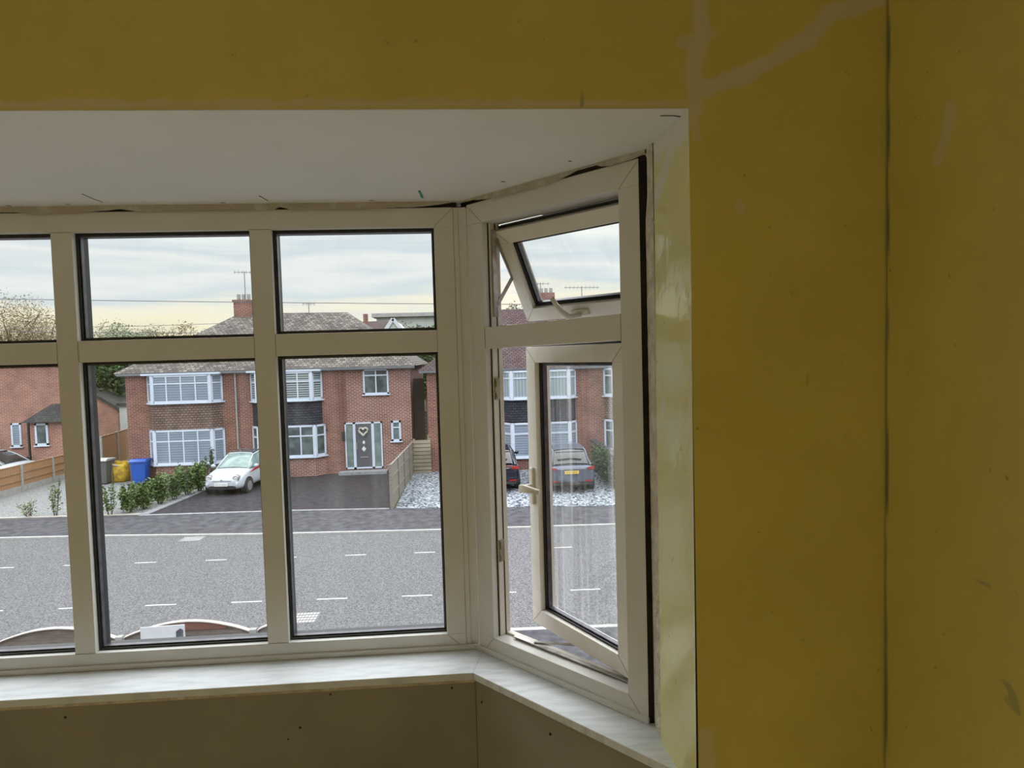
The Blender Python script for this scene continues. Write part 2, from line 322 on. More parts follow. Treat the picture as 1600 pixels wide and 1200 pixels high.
def smooth01(x): x = max(0, min(1, x)); return x*x*(3-2*x)
def seg_dist(p, pts):
    best = 9
    for a, b in zip(pts, pts[1:]):
        ab = (b[0]-a[0], b[1]-a[1]); l2 = ab[0]**2+ab[1]**2 or 1e-9
        t = max(0, min(1, ((p[0]-a[0])*ab[0]+(p[1]-a[1])*ab[1])/l2))
        d = math.hypot(p[0]-a[0]-ab[0]*t, p[1]-a[1]-ab[1]*t); best = min(best, d)
    return best
def grid_wall(name, fn, u0, u1, v0, v1, step, fillers, stains, m, parent=None):
    nu = max(2, int((u1-u0)/step)); nv = max(2, int((v1-v0)/step)); vs = []; fl = []; st = []
    for j in range(nv+1):
        for i in range(nu+1):
            u = u0+(u1-u0)*i/nu; v = v0+(v1-v0)*j/nv; vs.append(tuple(fn(u, v)))
            n1 = noise.noise(Vector((u*22, v*22, 3.1))); n2 = noise.noise(Vector((u*70, v*9, 7.7)))
            a = 0
            for pts, w, amt in fillers:
                d = seg_dist((u, v), pts)+.35*w*n1+.2*w*n2; a = max(a, amt*smooth01((w-d)/(w*.45)))
            b = 0
            for pts, w, amt in stains:
                d = seg_dist((u, v), pts)
                if d < w*2.5: b = max(b, amt*smooth01((w*(1+.7*n2)-d)/(w*.5)))
            fl.append(min(1, a)); st.append(min(1, b))
    fs = [(j*(nu+1)+i, j*(nu+1)+i+1, (j+1)*(nu+1)+i+1, (j+1)*(nu+1)+i) for j in range(nv) for i in range(nu)]
    off = parent_world(parent) if parent else Vector((0, 0, 0))
    me = bpy.data.meshes.new(name); me.from_pydata([tuple(Vector(p)-off) for p in vs], [], fs)
    for nm, dat in (('filler', fl), ('stain', st)):
        at = me.attributes.new(nm, 'FLOAT', 'POINT'); at.data.foreach_set('value', dat)
    me.update(); me.materials.append(MT[m]); o = bpy.data.objects.new(name, me); COL.objects.link(o)
    if parent: o.parent = parent
    return o

def lean(z, top, bot):                                   # plaster arrises are slightly out of plumb
    t = (z-4.3)/(5.9-4.3); return bot+(top-bot)*t
def xk(z): return lean(z, XK+.0045, XK-.0045)
def xr(z): return lean(z, XR+.003, XR-.004)
def fy(u, v): p = on_y(u, v, WY); return (p.x, p.z)
# front wall, right of the bay opening and above it (solid 0.3 m masonry behind)
fill_front = [([fy(1092, -40), fy(1096, 60), fy(1082, 110), fy(1088, 172)], .020, .75), ([fy(1100, 142), fy(1180, 108), fy(1262, 60), fy(1300, 22), fy(1380, -6)], .022, .8),
              ([fy(0, 163), fy(500, 161), fy(1070, 163)], .009, .6), ([fy(1155, 318), fy(1157, 330)], .008, .6), ([fy(1102, 1150), fy(1104, 1230)], .022, .5),
              ([fy(1082, 170), fy(1090, 215)], .012, .6), ([fy(1066, 66), fy(1110, 52)], .014, .6)]
stain_front = [([(XK-.001, 3.9), (XK-.001, 6.1)], .0035, .6), ([fy(908, -10), fy(910, 90), fy(910, 166)], .0016, .75), ([fy(603, 62), fy(606, 66)], .003, .4),
               ([fy(1252, 992), fy(1256, 1000)], .003, .35), ([fy(1262, 585), fy(1262, 600)], .002, .3), ([fy(1237, 455), fy(1240, 462)], .002, .3),
               ([fy(1320, 108), fy(1326, 116)], .004, .3)]
wall_front = thing('wall_front', 'dull yellow plaster wall around the bay opening with filler smears', 'wall', (XK, WY, FL), kind='structure')
grid_wall('plaster_face', lambda u, v: (u if u < XK-.05 else xk(v)-(XK-u), WY, v), XR+.0005, XK, 4.0, ZS, .006, fill_front, stain_front, 'wall', wall_front)
grid_wall('plaster_face', lambda u, v: (u if u < XK-.05 else xk(v)-(XK-u), WY, v), XL_REV, XK, ZS, CE, .006, fill_front, stain_front, 'wall', wall_front)
b = MB(); b.box(XL_WALL, XL_REV, WY, WY+.3, FL, CE); b.box(XR+.0005, XK+.001, WY+.002, WY+.3, FL, 4.0); b.box(XR+.012, XK+.15, WY+.004, WY+.3, 4.0, CE)
b.box(XL_REV, XR+.012, WY+.004, WY+.16, ZS+.02, CE); b.build('masonry', 'wall', wall_front)
# fix: close strip between reveal and face
# right wall
def fx(u, v): p = on_x(u, v, XK); return (p.y, p.z)
fill_right = [([fx(1482, 168), fx(1478, 205), fx(1465, 248)], .014, .6), ([fx(1584, 1068), fx(1583, 1070)], .004, .2)]
stain_right = [([fx(1572, 1068), fx(1584, 1085), fx(1590, 1108)], .010, .45), ([fx(1584, 1085), fx(1572, 1095)], .007, .45), ([(WY-.002, 3.9), (WY-.002, 6.1)], .0048, .85), ([fx(1404, 838), fx(1404, 945)], .0014, .8), ([fx(1520, 905), fx(1590, 930)], .0012, .5), ([fx(1580, 1075), fx(1576, 1100)], .007, .25)]
wr = grid_wall('wall_right', lambda u, v: (lerp_x(u, v), u, v), .55, WY, 4.0, CE, .006, fill_right, stain_right, 'wall') if False else None
def rw(u, v): return (XK+(xk(v)-XK)*max(0, (u-.55)/(WY-.55)), u, v)
wall_right = thing('wall_right', 'dull yellow side wall to the right of the bay', 'wall', (XK, 0, FL), kind='structure')
grid_wall('plaster_face', rw, .55, WY, 4.0, CE, .006, fill_right, stain_right, 'wall', wall_right)
MB().box(XK-.003, XK+.15, -3.4, .55, FL, CE).box(XK-.003, XK+.15, .55, WY, FL, 4.0).box(XK+.012, XK+.15, .55, WY, 4.0, CE).build('masonry', 'wall', wall_right)
struct(MB().box(XL_WALL-.15, XL_WALL, -3.4, WY+.3, FL, CE).build('wall_left', 'wall'), 'yellow side wall at the far left of the room', 'wall')
struct(MB().box(XL_WALL-.15, XK+.15, -3.55, -3.4, FL, CE).build('wall_back', 'wall'), 'yellow wall behind the camera', 'wall')
struct(MB().box(XL_WALL-.15, XK+.15, -3.55, WY+.3, FL-.15, FL).prism([(XL_REV, WY, FL-.15), (XR, WY, FL-.15), (B2.x+.05, B2.y, FL-.15), (A2.x, 2.1, FL-.15), (-2.49, 2.1, FL-.15), (-2.93, 1.57, FL-.15)], (0, 0, .15)).build('floor', 'floor'), 'bare wooden floor of the room', 'floor')
struct(MB().box(XL_WALL-.15, XK+.15, -3.55, WY+.3, CE, CE+.15).build('ceiling', 'ceil'), 'white ceiling of the room', 'ceiling')

# soffit board of the bay
sof = [(XL_REV-.1, WY+.0045), (XR+.02, WY+.0045), (XR+.02, 1.50), (B2.x+.055, B2.y+.02), (A2.x+.03, D+.055), (2*XMID-A2.x-.03, D+.055), (2*XMID-B2.x-.055, B2.y+.02), (XL_REV-.1, 1.5)]
soffit = thing('ceiling_bay', 'off-white soffit board over the bay with ragged plaster edges', 'ceiling', (XMID, WY, ZS), kind='structure')
MB().prism([(x, y, ZS) for x, y in sof], (0, 0, .03)).build('soffit_board', 'soffit', soffit)
MB().box(XL_REV-.3, XR+.3, WY+.17, 2.4, ZS+.031, ZS+.05).build('gap_shade_top', 'shade_fill', soffit)
# ragged plaster edges along the heads of both windows
def ragged(P, s0, s1, prof, thick, m, name, parent, step=.006, seed=0, amp=.003):
    vs = []; n = int((s1-s0)/step)
    b = MB()
    top = []; bot = []
    for i in range(n+1):
        s = s0+(s1-s0)*i/n
        z = prof(s)+amp*noise.noise(Vector((s*40, seed, 0)))+amp*.5*noise.noise(Vector((s*130, seed, 5)))
        top.append(P(s, 0, ZS+.004)); bot.append(P(s, .002*noise.noise(Vector((s*60, 3, seed))), min(z, ZS-.0005)))
    k = len(top); d = P(0, thick, 0)-P(0, 0, 0)
    vs = top+bot+[p+d for p in top]+[p+d for p in bot]
    fs = []
    for i in range(k-1):
        fs += [(i, i+1, k+i+1, k+i), (k+i, k+i+1, 3*k+i+1, 3*k+i), (2*k+i, 3*k+i, 3*k+i+1, 2*k+i+1)]
    b.add(vs, fs); return b.build(name, m, parent)
def interp(tab, s):
    for (a, va), (c, vc) in zip(tab, tab[1:]):
        if s <= c: t = max(0, (s-a)/(c-a)); return va+(vc-va)*t
    return tab[-1][1]
hz = lambda u, v: on_y(u, v, D-.014)
tabm = [(-2.6, ZT-.004)]
for u, v in [(0, 330.5), (30, 331), (45, 333.5), (110, 332.5), (160, 328), (185, 325.5), (215, 330), (290, 329), (330, 327.5), (395, 327), (425, 327), (436, 322), (455, 327), (560, 326), (622, 323), (640, 323), (665, 321), (690, 318), (712, 314)]:
    p = hz(u, v); tabm.append((p.x, p.z))
ragged(lambda s, y, z: Vector((s, D-.014+y, z)), -2.48, .0, lambda s: interp(tabm, s), .011, 'plaster_white', 'plaster_edge', soffit, seed=1, amp=.0012)
def pw(u, v, off=0):
    d = ray(u, v); O = A2+en*off; t = (O.x*en.x+O.y*en.y)/(d.x*en.x+d.y*en.y); p = d*t; return ((p.x-O.x)*es.x+(p.y-O.y)*es.y, EYE+p.z)
taba = [(-.06, pw(722, 314, -.014)[1])]+[pw(u, v, -.014) for u, v in [(735, 312), (770, 309), (800, 301), (840, 291), (868, 281), (880, 275), (905, 262), (928, 255), (935, 259), (950, 258), (985, 247), (1016, 236)]]
ragged(lambda s, y, z: wf(Vector((s, -.014+y, z))), -.03, L2+.028, lambda s: interp(taba, s), .011, 'plaster_white', 'plaster_edge', soffit, seed=2, amp=.0015)
T = mir(wf)
ragged(lambda s, y, z: T(Vector((s, -.014+y, z))), -.03, L2+.028, lambda s: interp(taba, s), .011, 'plaster_white', 'plaster_edge', soffit, seed=4, amp=.0015)
MB(lambda p: Vector((p.x, D+p.y, p.z))).box(-2.45, -.03, .004, .06, ZT-.004, ZS+.002).build('gap_shade', 'shade_fill', soffit)
MB(wf).box(-.03, L2+.03, .004, .06, ZT-.004, ZS+.002).build('gap_shade', 'shade_fill', soffit)
# nicks and a teal plug in the soffit
def on_sof(u, v): return on_z(u, v, ZS-.0006)
for pts, w in (([(128, 303), (146, 311), (160, 316)], .0022), ([(405, 306), (419, 314)], .003), ([(10, 321), (17, 322)], .004), ([(103, 319), (109, 320)], .003), ([(345, 317), (352, 317)], .003), ([(577, 313), (584, 314)], .003), ([(783, 284), (789, 284)], .004), ([(888, 252), (893, 252)], .004), ([(1032, 181), (1052, 181), (1068, 183), (1070, 192)], .003), ([(1020, 226), (1031, 217)], .003)):
    b = MB(); q = [on_sof(*p) for p in pts]
    for a, c in zip(q, q[1:]): b.flatbar(a+Vector((0, 0, -.0004)), c+Vector((0, 0, -.0004)), w, .002, (0, 0, 1))
    b.build('nick', 'screw', soffit)
q0, q1 = on_sof(655, 298), on_sof(660, 308)
MB().flatbar(q0+Vector((0, 0, -.003)), q1+Vector((0, 0, -.003)), .006, .004, (0, 0, 1)).build('plug', 'teal', soffit)

# reveal at the right of the bay (trim_2) : glossy yellow board, torn plaster edge, dark slot
reveal = thing('trim_1', 'narrow glossy pale yellow window reveal with torn plaster edge', 'window reveal', (XR, WY, ZSILL), kind='structure')
YR1 = 1.497
def rv(u, v):
    t = (u-WY)/(YR1-WY); return (xr(v)+(.4400-XR)*t, u, v)
frv = [([(WY+.0, 5.69), (YR1, 5.69)], .075, 1.0), ([(WY+.004, 4.1), (WY+.004, 5.7)], .004, .5), ([(WY+.14, 5.60), (WY+.10, 5.64), (YR1, 5.55)], .032, .85), ([(YR1-.05, 5.09), (YR1-.03, 5.03)], .010, .4)]
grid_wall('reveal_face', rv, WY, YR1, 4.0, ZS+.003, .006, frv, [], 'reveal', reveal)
def strip(name, m, pa, pb, z0, z1, step, amp, seed, parent, zshape=None):
    n = int((z1-z0)/step); vs = []; fs = []
    for i in range(n+1):
        z = z0+(z1-z0)*i/n; k1 = amp*noise.noise(Vector((z*30, seed, 0)))+amp*.6*noise.noise(Vector((z*95, seed, 1)))
        off = zshape(z) if zshape else 0
        a = Vector(pa); c = Vector(pb); d = (c-a).normalized(); c = c+d*(k1+off); m1 = (a+c)/2+Vector((-.0025, 0, 0))*(1+2*noise.noise(Vector((z*60, seed, 8))))
        for p in (a, m1, c, c+Vector((.03, .004, 0))): vs.append((p.x, p.y, z))
    for i in range(n):
        for k in range(3): fs.append((i*4+k, i*4+k+1, i*4+5+k, i*4+4+k))
    b = MB(); b.add(vs, fs); return b.build(name, m, parent, smooth=False)
def slot(z):  # wide gap near the top
    t = z-EYE
    if t > .30: return -.022*(1-smooth01((t-.468)/.02))*smooth01((t-.31)/.08)
    return 0
strip('plaster_edge', 'plaster', (.4400, YR1, 0), (.4415, 1.572, 0), 4.1, ZS, .006, .0022, 11, reveal, slot)
MB().prism([(.4262, 1.5742, 4.15), (.50, 1.5742, 4.15), (.50, 1.68, 4.15), (.4775, 1.625, 4.15)], (0, 0, ZS+.03-4.15)).build('gap_shade', 'shade_fill', reveal)
MB().prism([(.452, YR1+.001, 4.0), (.470, WY+.0045, 4.0), (.50, WY+.0045, 4.0), (.50, YR1+.1, 4.0)], (0, 0, ZS-4.0)).build('board_core', 'plaster', reveal)
m2 = mir(lambda p: p)
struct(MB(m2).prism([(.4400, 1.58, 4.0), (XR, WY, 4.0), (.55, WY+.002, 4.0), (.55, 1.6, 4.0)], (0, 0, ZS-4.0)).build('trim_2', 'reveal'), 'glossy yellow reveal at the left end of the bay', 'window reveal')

# ------------------------------------------------------------------ window profiles
def glazing(parent, T, s0, s1, z0, z1, y=0.0, painted_bands=False, lip=True):
    """black gasket, spacer bar, outer lip and the sealed glass unit in an opening"""
    def ring(b, y0, y1, w0, w):      # ring hugging the opening from w0 outside to w inside
        b.box(s0-w0, s0+w, y0, y1, z0-w0, z1+w0); b.box(s1-w, s1+w0, y0, y1, z0-w0, z1+w0)
        b.box(s0+w, s1-w, y0, y1, z0-w0, z0+w); b.box(s0+w, s1-w, y0, y1, z1-w, z1+w0); return b
    ring(MB(T), y+.0205, y+.0245, .001, .0055).build('gasket', 'gasket', parent)
    ring(MB(T), y+.0285, y+.0435, .001, .0100).build('spacer_bar', 'spacer', parent)
    if lip: ring(MB(T), y+.0475, y+.072, .001, .0075).build('outer_gasket', 'gasket', parent)
    MB(T).box(s0+.002, s1-.002, y+.0448, y+.0468, z0+.002, z1-.002).build('glass_pane', 'glass_painted_bands' if painted_bands else 'glass', parent)
def mitre(b, p0, p1, w=.0012):
    p0 = Vector(p0); p1 = Vector(p1); d = (p1-p0).normalized(); q = Vector((-d.z, 0, d.x))*w/2
    b.prism([p0-q, p0+q, p1+q, p1-q], (0, .001, 0))

# window_1 : the long front window, three bays of top light over bottom light (four across in all)
def T1(p): return Vector((p.x, D+p.y, p.z))
XO = -.0419; XS = -.1033
xsL = 2*XMID-XS; xoL = 2*XMID-XO
mull = [(-.6723, -.6074), (-1.2636, -1.2015)]
mull += [(2*XMID-b_, 2*XMID-a_) for a_, b_ in mull[:1]]
win1 = thing('window_1', 'long white plastic bay window of top and bottom lights facing the street', 'window', (XMID, D, ZB), kind='structure')
b = MB(T1)
b.box(xoL, XO, 0, .07, ZTI, ZT); b.box(xoL, XO, 0, .07, ZB, ZB1); b.box(xoL, xsL, 0, .07, ZB1, ZTI); b.box(XS, XO, 0, .07, ZB1, ZTI)
b.build('frame', 'upvc', win1, bevel=.0015)
for a_, c_ in mull: box('mullion', 'upvc', a_, c_, .0006, .07, ZB1, ZTI, win1, bevel=.0012, T=T1)
cells = [(mull[0][1], XS, 0.000), (mull[1][1], mull[0][0], -.006), (mull[2][1], mull[1][0], -.0085), (xsL, mull[2][0], -.009)]
for a_, c_, dz in cells:
    z1_, z2_ = ZT1+dz, ZT2+dz*.5
    box('transom', 'upvc', a_, c_, .0006, .07, z2_, z1_, win1, bevel=.0012, T=T1)
    glazing(win1, T1, a_, c_, z1_, ZTI); glazing(win1, T1, a_, c_, ZB1, z2_)
b = MB(lambda p: T1(Vector((p.x, p.y-.0006, p.z))))
mitre(b, (XS, 0, ZTI), (XO, 0, ZT)); mitre(b, (XS, 0, ZB1), (XO, 0, ZB+.01)); b.build('weld_line', 'mitre', win1)
b = MB(T1)
for a_, c_ in mull:
    b.box(a_, c_, -.0004, .001, ZTI-.0008, ZTI+.0004); b.box(a_, c_, -.0004, .001, ZB1-.0004, ZB1+.0008)
for a_, c_, dz in cells:
    for x in (a_, c_): b.box(x-.0005, x+.0005, -.0001, .001, ZT2+dz*.5+.001, ZT1+dz-.001)
b.build('joint_line', 'mitre', win1)
MB(T1).box(xoL, XO+.035, -.007, .001, ZSILL+.0006, ZSILL+.017).build('base_trim', 'upvc', win1, bevel=.002)
# corner post between the windows
post = thing('trim_3', 'white ribbed corner post joining the front and angled windows', 'corner post', (XO+.02, D, ZB), kind='structure')
MB().prism([(XO, D+.003, ZSILL), (XO+.016, D+.003, ZSILL), (XO+.016, D+.06, ZSILL), (XO, D+.06, ZSILL)], (0, 0, ZT-ZSILL)).build('cover_strip', 'upvc', post, bevel=.002)
MB().prism([(XO+.016, D+.006, ZSILL), (A2.x-.001, A2.y+.008, ZSILL), (A2.x+.03, A2.y+.06, ZSILL), (XO+.016, D+.07, ZSILL)], (0, 0, ZT-ZSILL)).build('post_core', 'upvc', post, bevel=.001)
struct(MB(m2).prism([(XO, D+.003, ZSILL), (A2.x-.001, A2.y+.008, ZSILL), (A2.x+.03, A2.y+.06, ZSILL), (XO, D+.07, ZSILL)], (0, 0, ZT-ZSILL)).build('trim_4', 'upvc'), 'white corner post at the left end of the front window', 'corner post')

# window_2 : angled window with a top-hung fanlight and a side-hung casement, both open
S0, S1 = .068, .572
win2 = thing('window_2', 'angled white plastic side window of the bay with open fanlight and open casement', 'window', tuple(A2+Vector((0, 0, ZB))), kind='structure')
def frame2(T, par, seeded=True):
    b = MB(T)
    b.box(0, L2, 0, .07, ZTI, ZT+.004); b.box(0, L2, 0, .07, ZB, ZB1+.004); b.box(0, S0, 0, .07, ZB1+.004, ZTI); b.box(S1, L2, 0, .07, ZB1+.004, ZTI)
    b.build('frame', 'upvc', par, bevel=.0015)
    # transom rises slightly to the right, as in the photograph
    zl1, zr1, zl2, zr2 = EYE+.088, EYE+.098, EYE+.022, EYE+.031
    b = MB(T); b.prism([(S0, .0006, zl2), (S1, .0006, zr2), (S1, .0006, zr1), (S0, .0006, zl1)], (0, .0694, 0)); b.build('transom', 'upvc', par, bevel=.0012)
    # inner rebate steps
    for (za, zc) in ((ZB1+.004, EYE+.022), (EYE+.088, ZTI)):
        b = MB(T); b.box(S0, S0+.006, .026, .070, za, zc); b.box(S1-.006, S1, .026, .07, za, zc)
        b.box(S0+.006, S1-.006, .05, .07, za, za+.006); b.build('rebate', 'upvc_in', par, bevel=.001)
        b = MB(T); b.box(S0-.001, S0+.0025, .0225, .026, za, zc); b.box(S0-.001, S0+.0078, .0475, .051, za, zc); b.build('rebate_gasket', 'gasket', par)
    MB(T).box(-.02, L2+.003, -.007, .001, ZSILL+.0006, ZSILL+.017).build('base_trim', 'upvc', par, bevel=.002)
frame2(wf, win2)
b = MB(lambda p: wf(Vector((p.x, p.y-.0006, p.z))))
mitre(b, (S0, 0, ZTI), (.006, 0, ZT-.004)); mitre(b, (S1, 0, ZTI), (L2-.004, 0, ZT-.004)); mitre(b, (S0, 0, ZB1+.004), (.02, 0, ZB+.012)); mitre(b, (S1, 0, ZB1+.004), (L2-.01, 0, ZB+.012))
b.box(S0-.0006, S0+.0004, 0, .001, EYE+.022, EYE+.088); b.box(S1-.0004, S1+.0006, 0, .001, EYE+.031, EYE+.098)
b.build('weld_line', 'mitre', win2)
win3 = thing('window_3', 'angled white plastic window at the left end of the bay', 'window', (2*XMID-A2.x, A2.y, ZB), kind='structure')
T3 = mir(wf); frame2(T3, win3)
glazing(win3, T3, S0+.006, S1-.006, EYE+.098, ZTI, .0); glazing(win3, T3, S0+.006, S1-.006, ZB1+.004, EYE+.022, .0)

def sash(name, T, w, h, stile, parent, painted_bands, label=None):
    """sash in local coordinates: x 0..w, z 0..h, y outward 0..0.06"""
    b = MB(T)
    b.box(0, w, 0, .058, 0, stile); b.box(0, w, 0, .058, h-stile, h); b.box(0, stile, 0, .058, stile, h-stile); b.box(w-stile, w, 0, .058, stile, h-stile)
    b.box(-.008, w+.008, .030, .048, -.008, 0); b.box(-.008, w+.008, .030, .048, h, h+.008); b.box(-.008, 0, .030, .048, 0, h); b.box(w, w+.008, .030, .048, 0, h)
    o = b.build(name, 'upvc_in', parent, bevel=.0015)
    if label: o['label'] = label
    b = MB(lambda p: T(Vector((p.x, p.y-.0006, p.z))))
    for a, c in (((0, 0, 0), (stile, 0, stile)), ((w, 0, 0), (w-stile, 0, stile)), ((0, 0, h), (stile, 0, h-stile)), ((w, 0, h), (w-stile, 0, h-stile))): mitre(b, a, c, .001)
    b.build('weld_line', 'mitre', o)
    glazing(o, T, stile, w-stile, stile, h-stile, -.004, painted_bands, lip=False)
    b = MB(T); b.box(-.0085, w+.0085, .0265, .030, -.0085, -.001); b.box(-.0085, w+.0085, .0265, .03, h+.001, h+.0085); b.box(-.0085, -.001, .0265, .03, 0, h); b.box(w+.001, w+.0085, .0265, .03, 0, h)
    b.build('seal', 'gasket', o)
    return o
# casement: hinge line on the right jamb
CW, CH = .472, .904
CA = math.radians(14)
HC = Vector((S1-.018, .040, 0))
def Tcas(p):        # local x: 0 at free edge .. CW at hinge ; rotate outward about the hinge line
    dx = p.x-CW; dy = p.y
    x = HC.x+dx*math.cos(CA)+dy*math.sin(CA); y = HC.y-dx*math.sin(CA)+dy*math.cos(CA)-.0
    return wf(Vector((x, y, EYE-.880+.0+p.z)))
cas = sash('casement_sash', Tcas, CW, CH, .050, win2, True, 'casement sash swung outward, with smears and reflected bands painted on its glass')
# lever handle on the free stile
b = MB(Tcas); b.box(.012, .034, -.010, 0, .395, .515); b.build('handle_plate', 'handle', cas, bevel=.004)
b = MB(Tcas); b.box(.014, .032, -.042, -.008, .440, .462)
b.prism([(.010, -.050, .436), (.034, -.050, .440), (.115, -.047, .446), (.115, -.047, .462), (.034, -.050, .466), (.010, -.050, .462)], (0, .012, 0))
b.build('handle', 'handle', cas, bevel=.004)
# fanlight: hinged at the top, bottom pushed out
FW_, FH = .494, .310
FA = math.radians(27)
HF = Vector((S0+.010, .045, ZTI-.026))
def Tfan(p):        # local z: FH at the hinge
    dz = p.z-FH; dy = p.y
    y = HF.y-dz*math.sin(FA)+dy*math.cos(FA); z = HF.z+dz*math.cos(FA)+dy*math.sin(FA)
    return wf(Vector((HF.x+p.x, y, z)))
fan = sash('fanlight_sash', Tfan, FW_, FH, .044, win2, False, 'top-hung fanlight sash pushed open at the bottom')
b = MB(Tfan); b.box(.20, .262, -.012, 0, .008, .030); b.build('handle_plate', 'handle', fan, bevel=.004)
pts = [(.24, -.018, .018), (.225, -.030, .016), (.205, -.034, .020), (.19, -.038, .040), (.180, -.040, .065), (.172, -.042, .090)]
MB(Tfan).tube(pts, [.010, .010, .009, .008, .0075, .007], 10).build('handle', 'handle', fan, smooth=True)
# stays and lock keeps
def bar(name, a, c, w=.012, t=.003, nrm=(1, 0, 0)):
    MB(wf).flatbar(a, c, w, t, nrm).build(name, 'steel', win2)
bar('friction_stay', (S0+.012, .050, ZTI-.05), (S0+.014, .115, ZTI-.165))
bar('friction_stay', (S0+.011, .048, ZTI-.25), (S0+.013, .125, ZTI-.150))
bar('friction_stay', (S0+.010, .040, ZTI-.02), (S0+.010, .040, ZTI-.29), .018)
bar('friction_stay', (S0+.05, .045, ZB1+.009), (S1-.02, .045, ZB1+.009), .014, .003, (0, 0, 1))
bar('friction_stay', (S0+.13, .048, ZB1+.013), (S0+.26, .125, ZB1+.013), .012, .003, (0, 0, 1))
bar('friction_stay', (S0+.26, .125, ZB1+.016), (S1-.11, .075, ZB1+.016), .012, .003, (0, 0, 1))
for zc in (EYE-.104, EYE-.62):
    b = MB(wf); b.box(S0+.0055, S0+.010, .028, .048, zc-.035, zc+.035); b.box(S0+.009, S0+.014, .030, .036, zc-.03, zc-.012); b.box(S0+.009, S0+.014, .030, .036, zc+.006, zc+.03)
    b.build('lock_keep', 'brass', win2, bevel=.001)

# sill boards (trim_5)
sillf = .1591
ax = A2.x; N2 = -en
o2 = .118
# intersection of the front edge of the main board with the front edge of the angled board
P0 = A2+N2*o2
t_ = (D-sillf-P0.y)/es.y; CX = P0.x+es.x*t_
endp = P0+es*(t_+ (.452-CX)/es.x)
sl = thing('trim_5', 'dusty white window board running under both bay windows', 'window sill', (CX, D-.1, ZSILL), kind='structure')
main = [(xoL, D+.02), (A2.x+.02, D+.02), (CX, D-sillf), (2*XMID-CX, D-sillf)]
ang = [(A2.x+.02, D+.02), (.47, 1.545), (.462, endp.y-.012), (endp.x, endp.y), (CX, D-sillf)]
MB().prism([(x, y, ZSILL-.022) for x, y in main], (0, 0, .022)).build('sill_board', 'sill', sl, bevel=.002)
MB().prism([(x, y, ZSILL-.022) for x, y in ang], (0, 0, .022)).build('sill_board', 'sill', sl, bevel=.002)
MB(m2).prism([(x, y, ZSILL-.022) for x, y in ang], (0, 0, .022)).build('sill_board', 'sill', sl, bevel=.002)
# plasterboard below the sill
def inset(d):
    Q = A2+N2*(o2-d); t = (D-sillf+d-Q.y)/es.y; return Vector((Q.x+es.x*t, D-sillf+d, 0)), Q+es*(t+(.46-(Q.x+es.x*t))/es.x)
c1, e1 = inset(.012)
wb = thing('wall_bay', 'brown plasterboard below the bay sill with screw holes', 'wall', (CX, D-.1, FL), kind='structure')
MB().prism([(2*XMID-c1.x, c1.y, FL), (c1.x, c1.y, FL), (c1.x+.02, c1.y+.05, FL), (2*XMID-c1.x, c1.y+.05, FL)], (0, 0, ZSILL-.0222-FL)).build('plasterboard_sheet', 'board', wb)
MB().prism([(c1.x+.0015, c1.y-.001, FL), (e1.x, e1.y, FL), (e1.x+.05, e1.y+.05, FL), (c1.x+.0215, c1.y+.05, FL)], (0, 0, ZSILL-.0222-FL)).build('plasterboard_sheet', 'board', wb)
MB(m2).prism([(c1.x, c1.y, FL), (e1.x, e1.y, FL), (e1.x+.05, e1.y+.05, FL), (c1.x+.02, c1.y+.05, FL)], (0, 0, ZSILL-.0222-FL)).build('plasterboard_sheet', 'board', wb)
MB().box(2*XMID-c1.x, c1.x, c1.y-.003, c1.y, ZSILL-.034, ZSILL-.0222).build('adhesive_line', 'plaster', wb)
for u, v, r in ((102, 1121, .0036), (469, 1137, .0038), (516, 1085, .0030), (706, 1075, .0038), (450, 1155, .0024)):
    p = on_y(u, v, c1.y-.0008); MB().tube([p+Vector((0, -.0004, 0)), p+Vector((0, .002, 0))], r, 10).build('screw_hole', 'screw', wb)
for u, v, r in ((753, 1097, .0032), (860, 1147, .0036)):
    d = ray(u, v); O = c1; t = ((O.x)*en.x+O.y*en.y)/(d.x*en.x+d.y*en.y); p = d*t+Vector((0, 0, EYE))
    MB().tube([p-en*.0022, p+en*.001], r, 10).build('screw_hole', 'screw', wb)
# made-up bezels around the added fill spots
for (x, y) in fill_spots:
    t = thing('fill_spot_fitting', 'added round white downlight in the room ceiling, out of the photo', 'ceiling light', (x, y, CE-.02), group='added fill lights in the room ceiling')
    b = MB(); n = 20
    vs = [(x+r*math.cos(2*pi*k/n), y+r*math.sin(2*pi*k/n), z) for r, z in ((.045, CE-.001), (.045, CE-.008), (.034, CE-.010), (.03, CE-.001)) for k in range(n)]
    b.add(vs, [(i*n+k, i*n+(k+1) % n, (i+1)*n+(k+1) % n, (i+1)*n+k) for i in range(3) for k in range(n)]); b.build('bezel', 'ceil', t)
# our house outside: wall below the bay and bay roof
hw = thing('wall_outside', 'outer brick wall of the house below and beside the bay', 'wall', (0, WY+.3, 0), kind='structure')
for T_ in (lambda p: p, m2):
    MB(T_).prism([(XMID, D-.02, 0), (A2.x-.02, D-.02, 0), (.455, 1.60, 0), (.56, 1.66, 0), (A2.x+.03, D+.09, 0), (XMID, D+.09, 0)], (0, 0, ZSILL-.03)).build('bay_wall', 'brick', hw)
MB().box(.52, 6, WY+.3, WY+.42, 0, 6.3).box(-9, 2*XMID-.52, WY+.3, WY+.42, 0, 6.3).build('house_wall', 'brick', hw)
MB().prism([(.62, 1.6, ZS+.06), (.14, 2.25, ZS+.06), (2*XMID-.14, 2.25, ZS+.06), (2*XMID-.62, 1.6, ZS+.06)], (0, 0, .16)).build('bay_roof', 'tiles', hw)

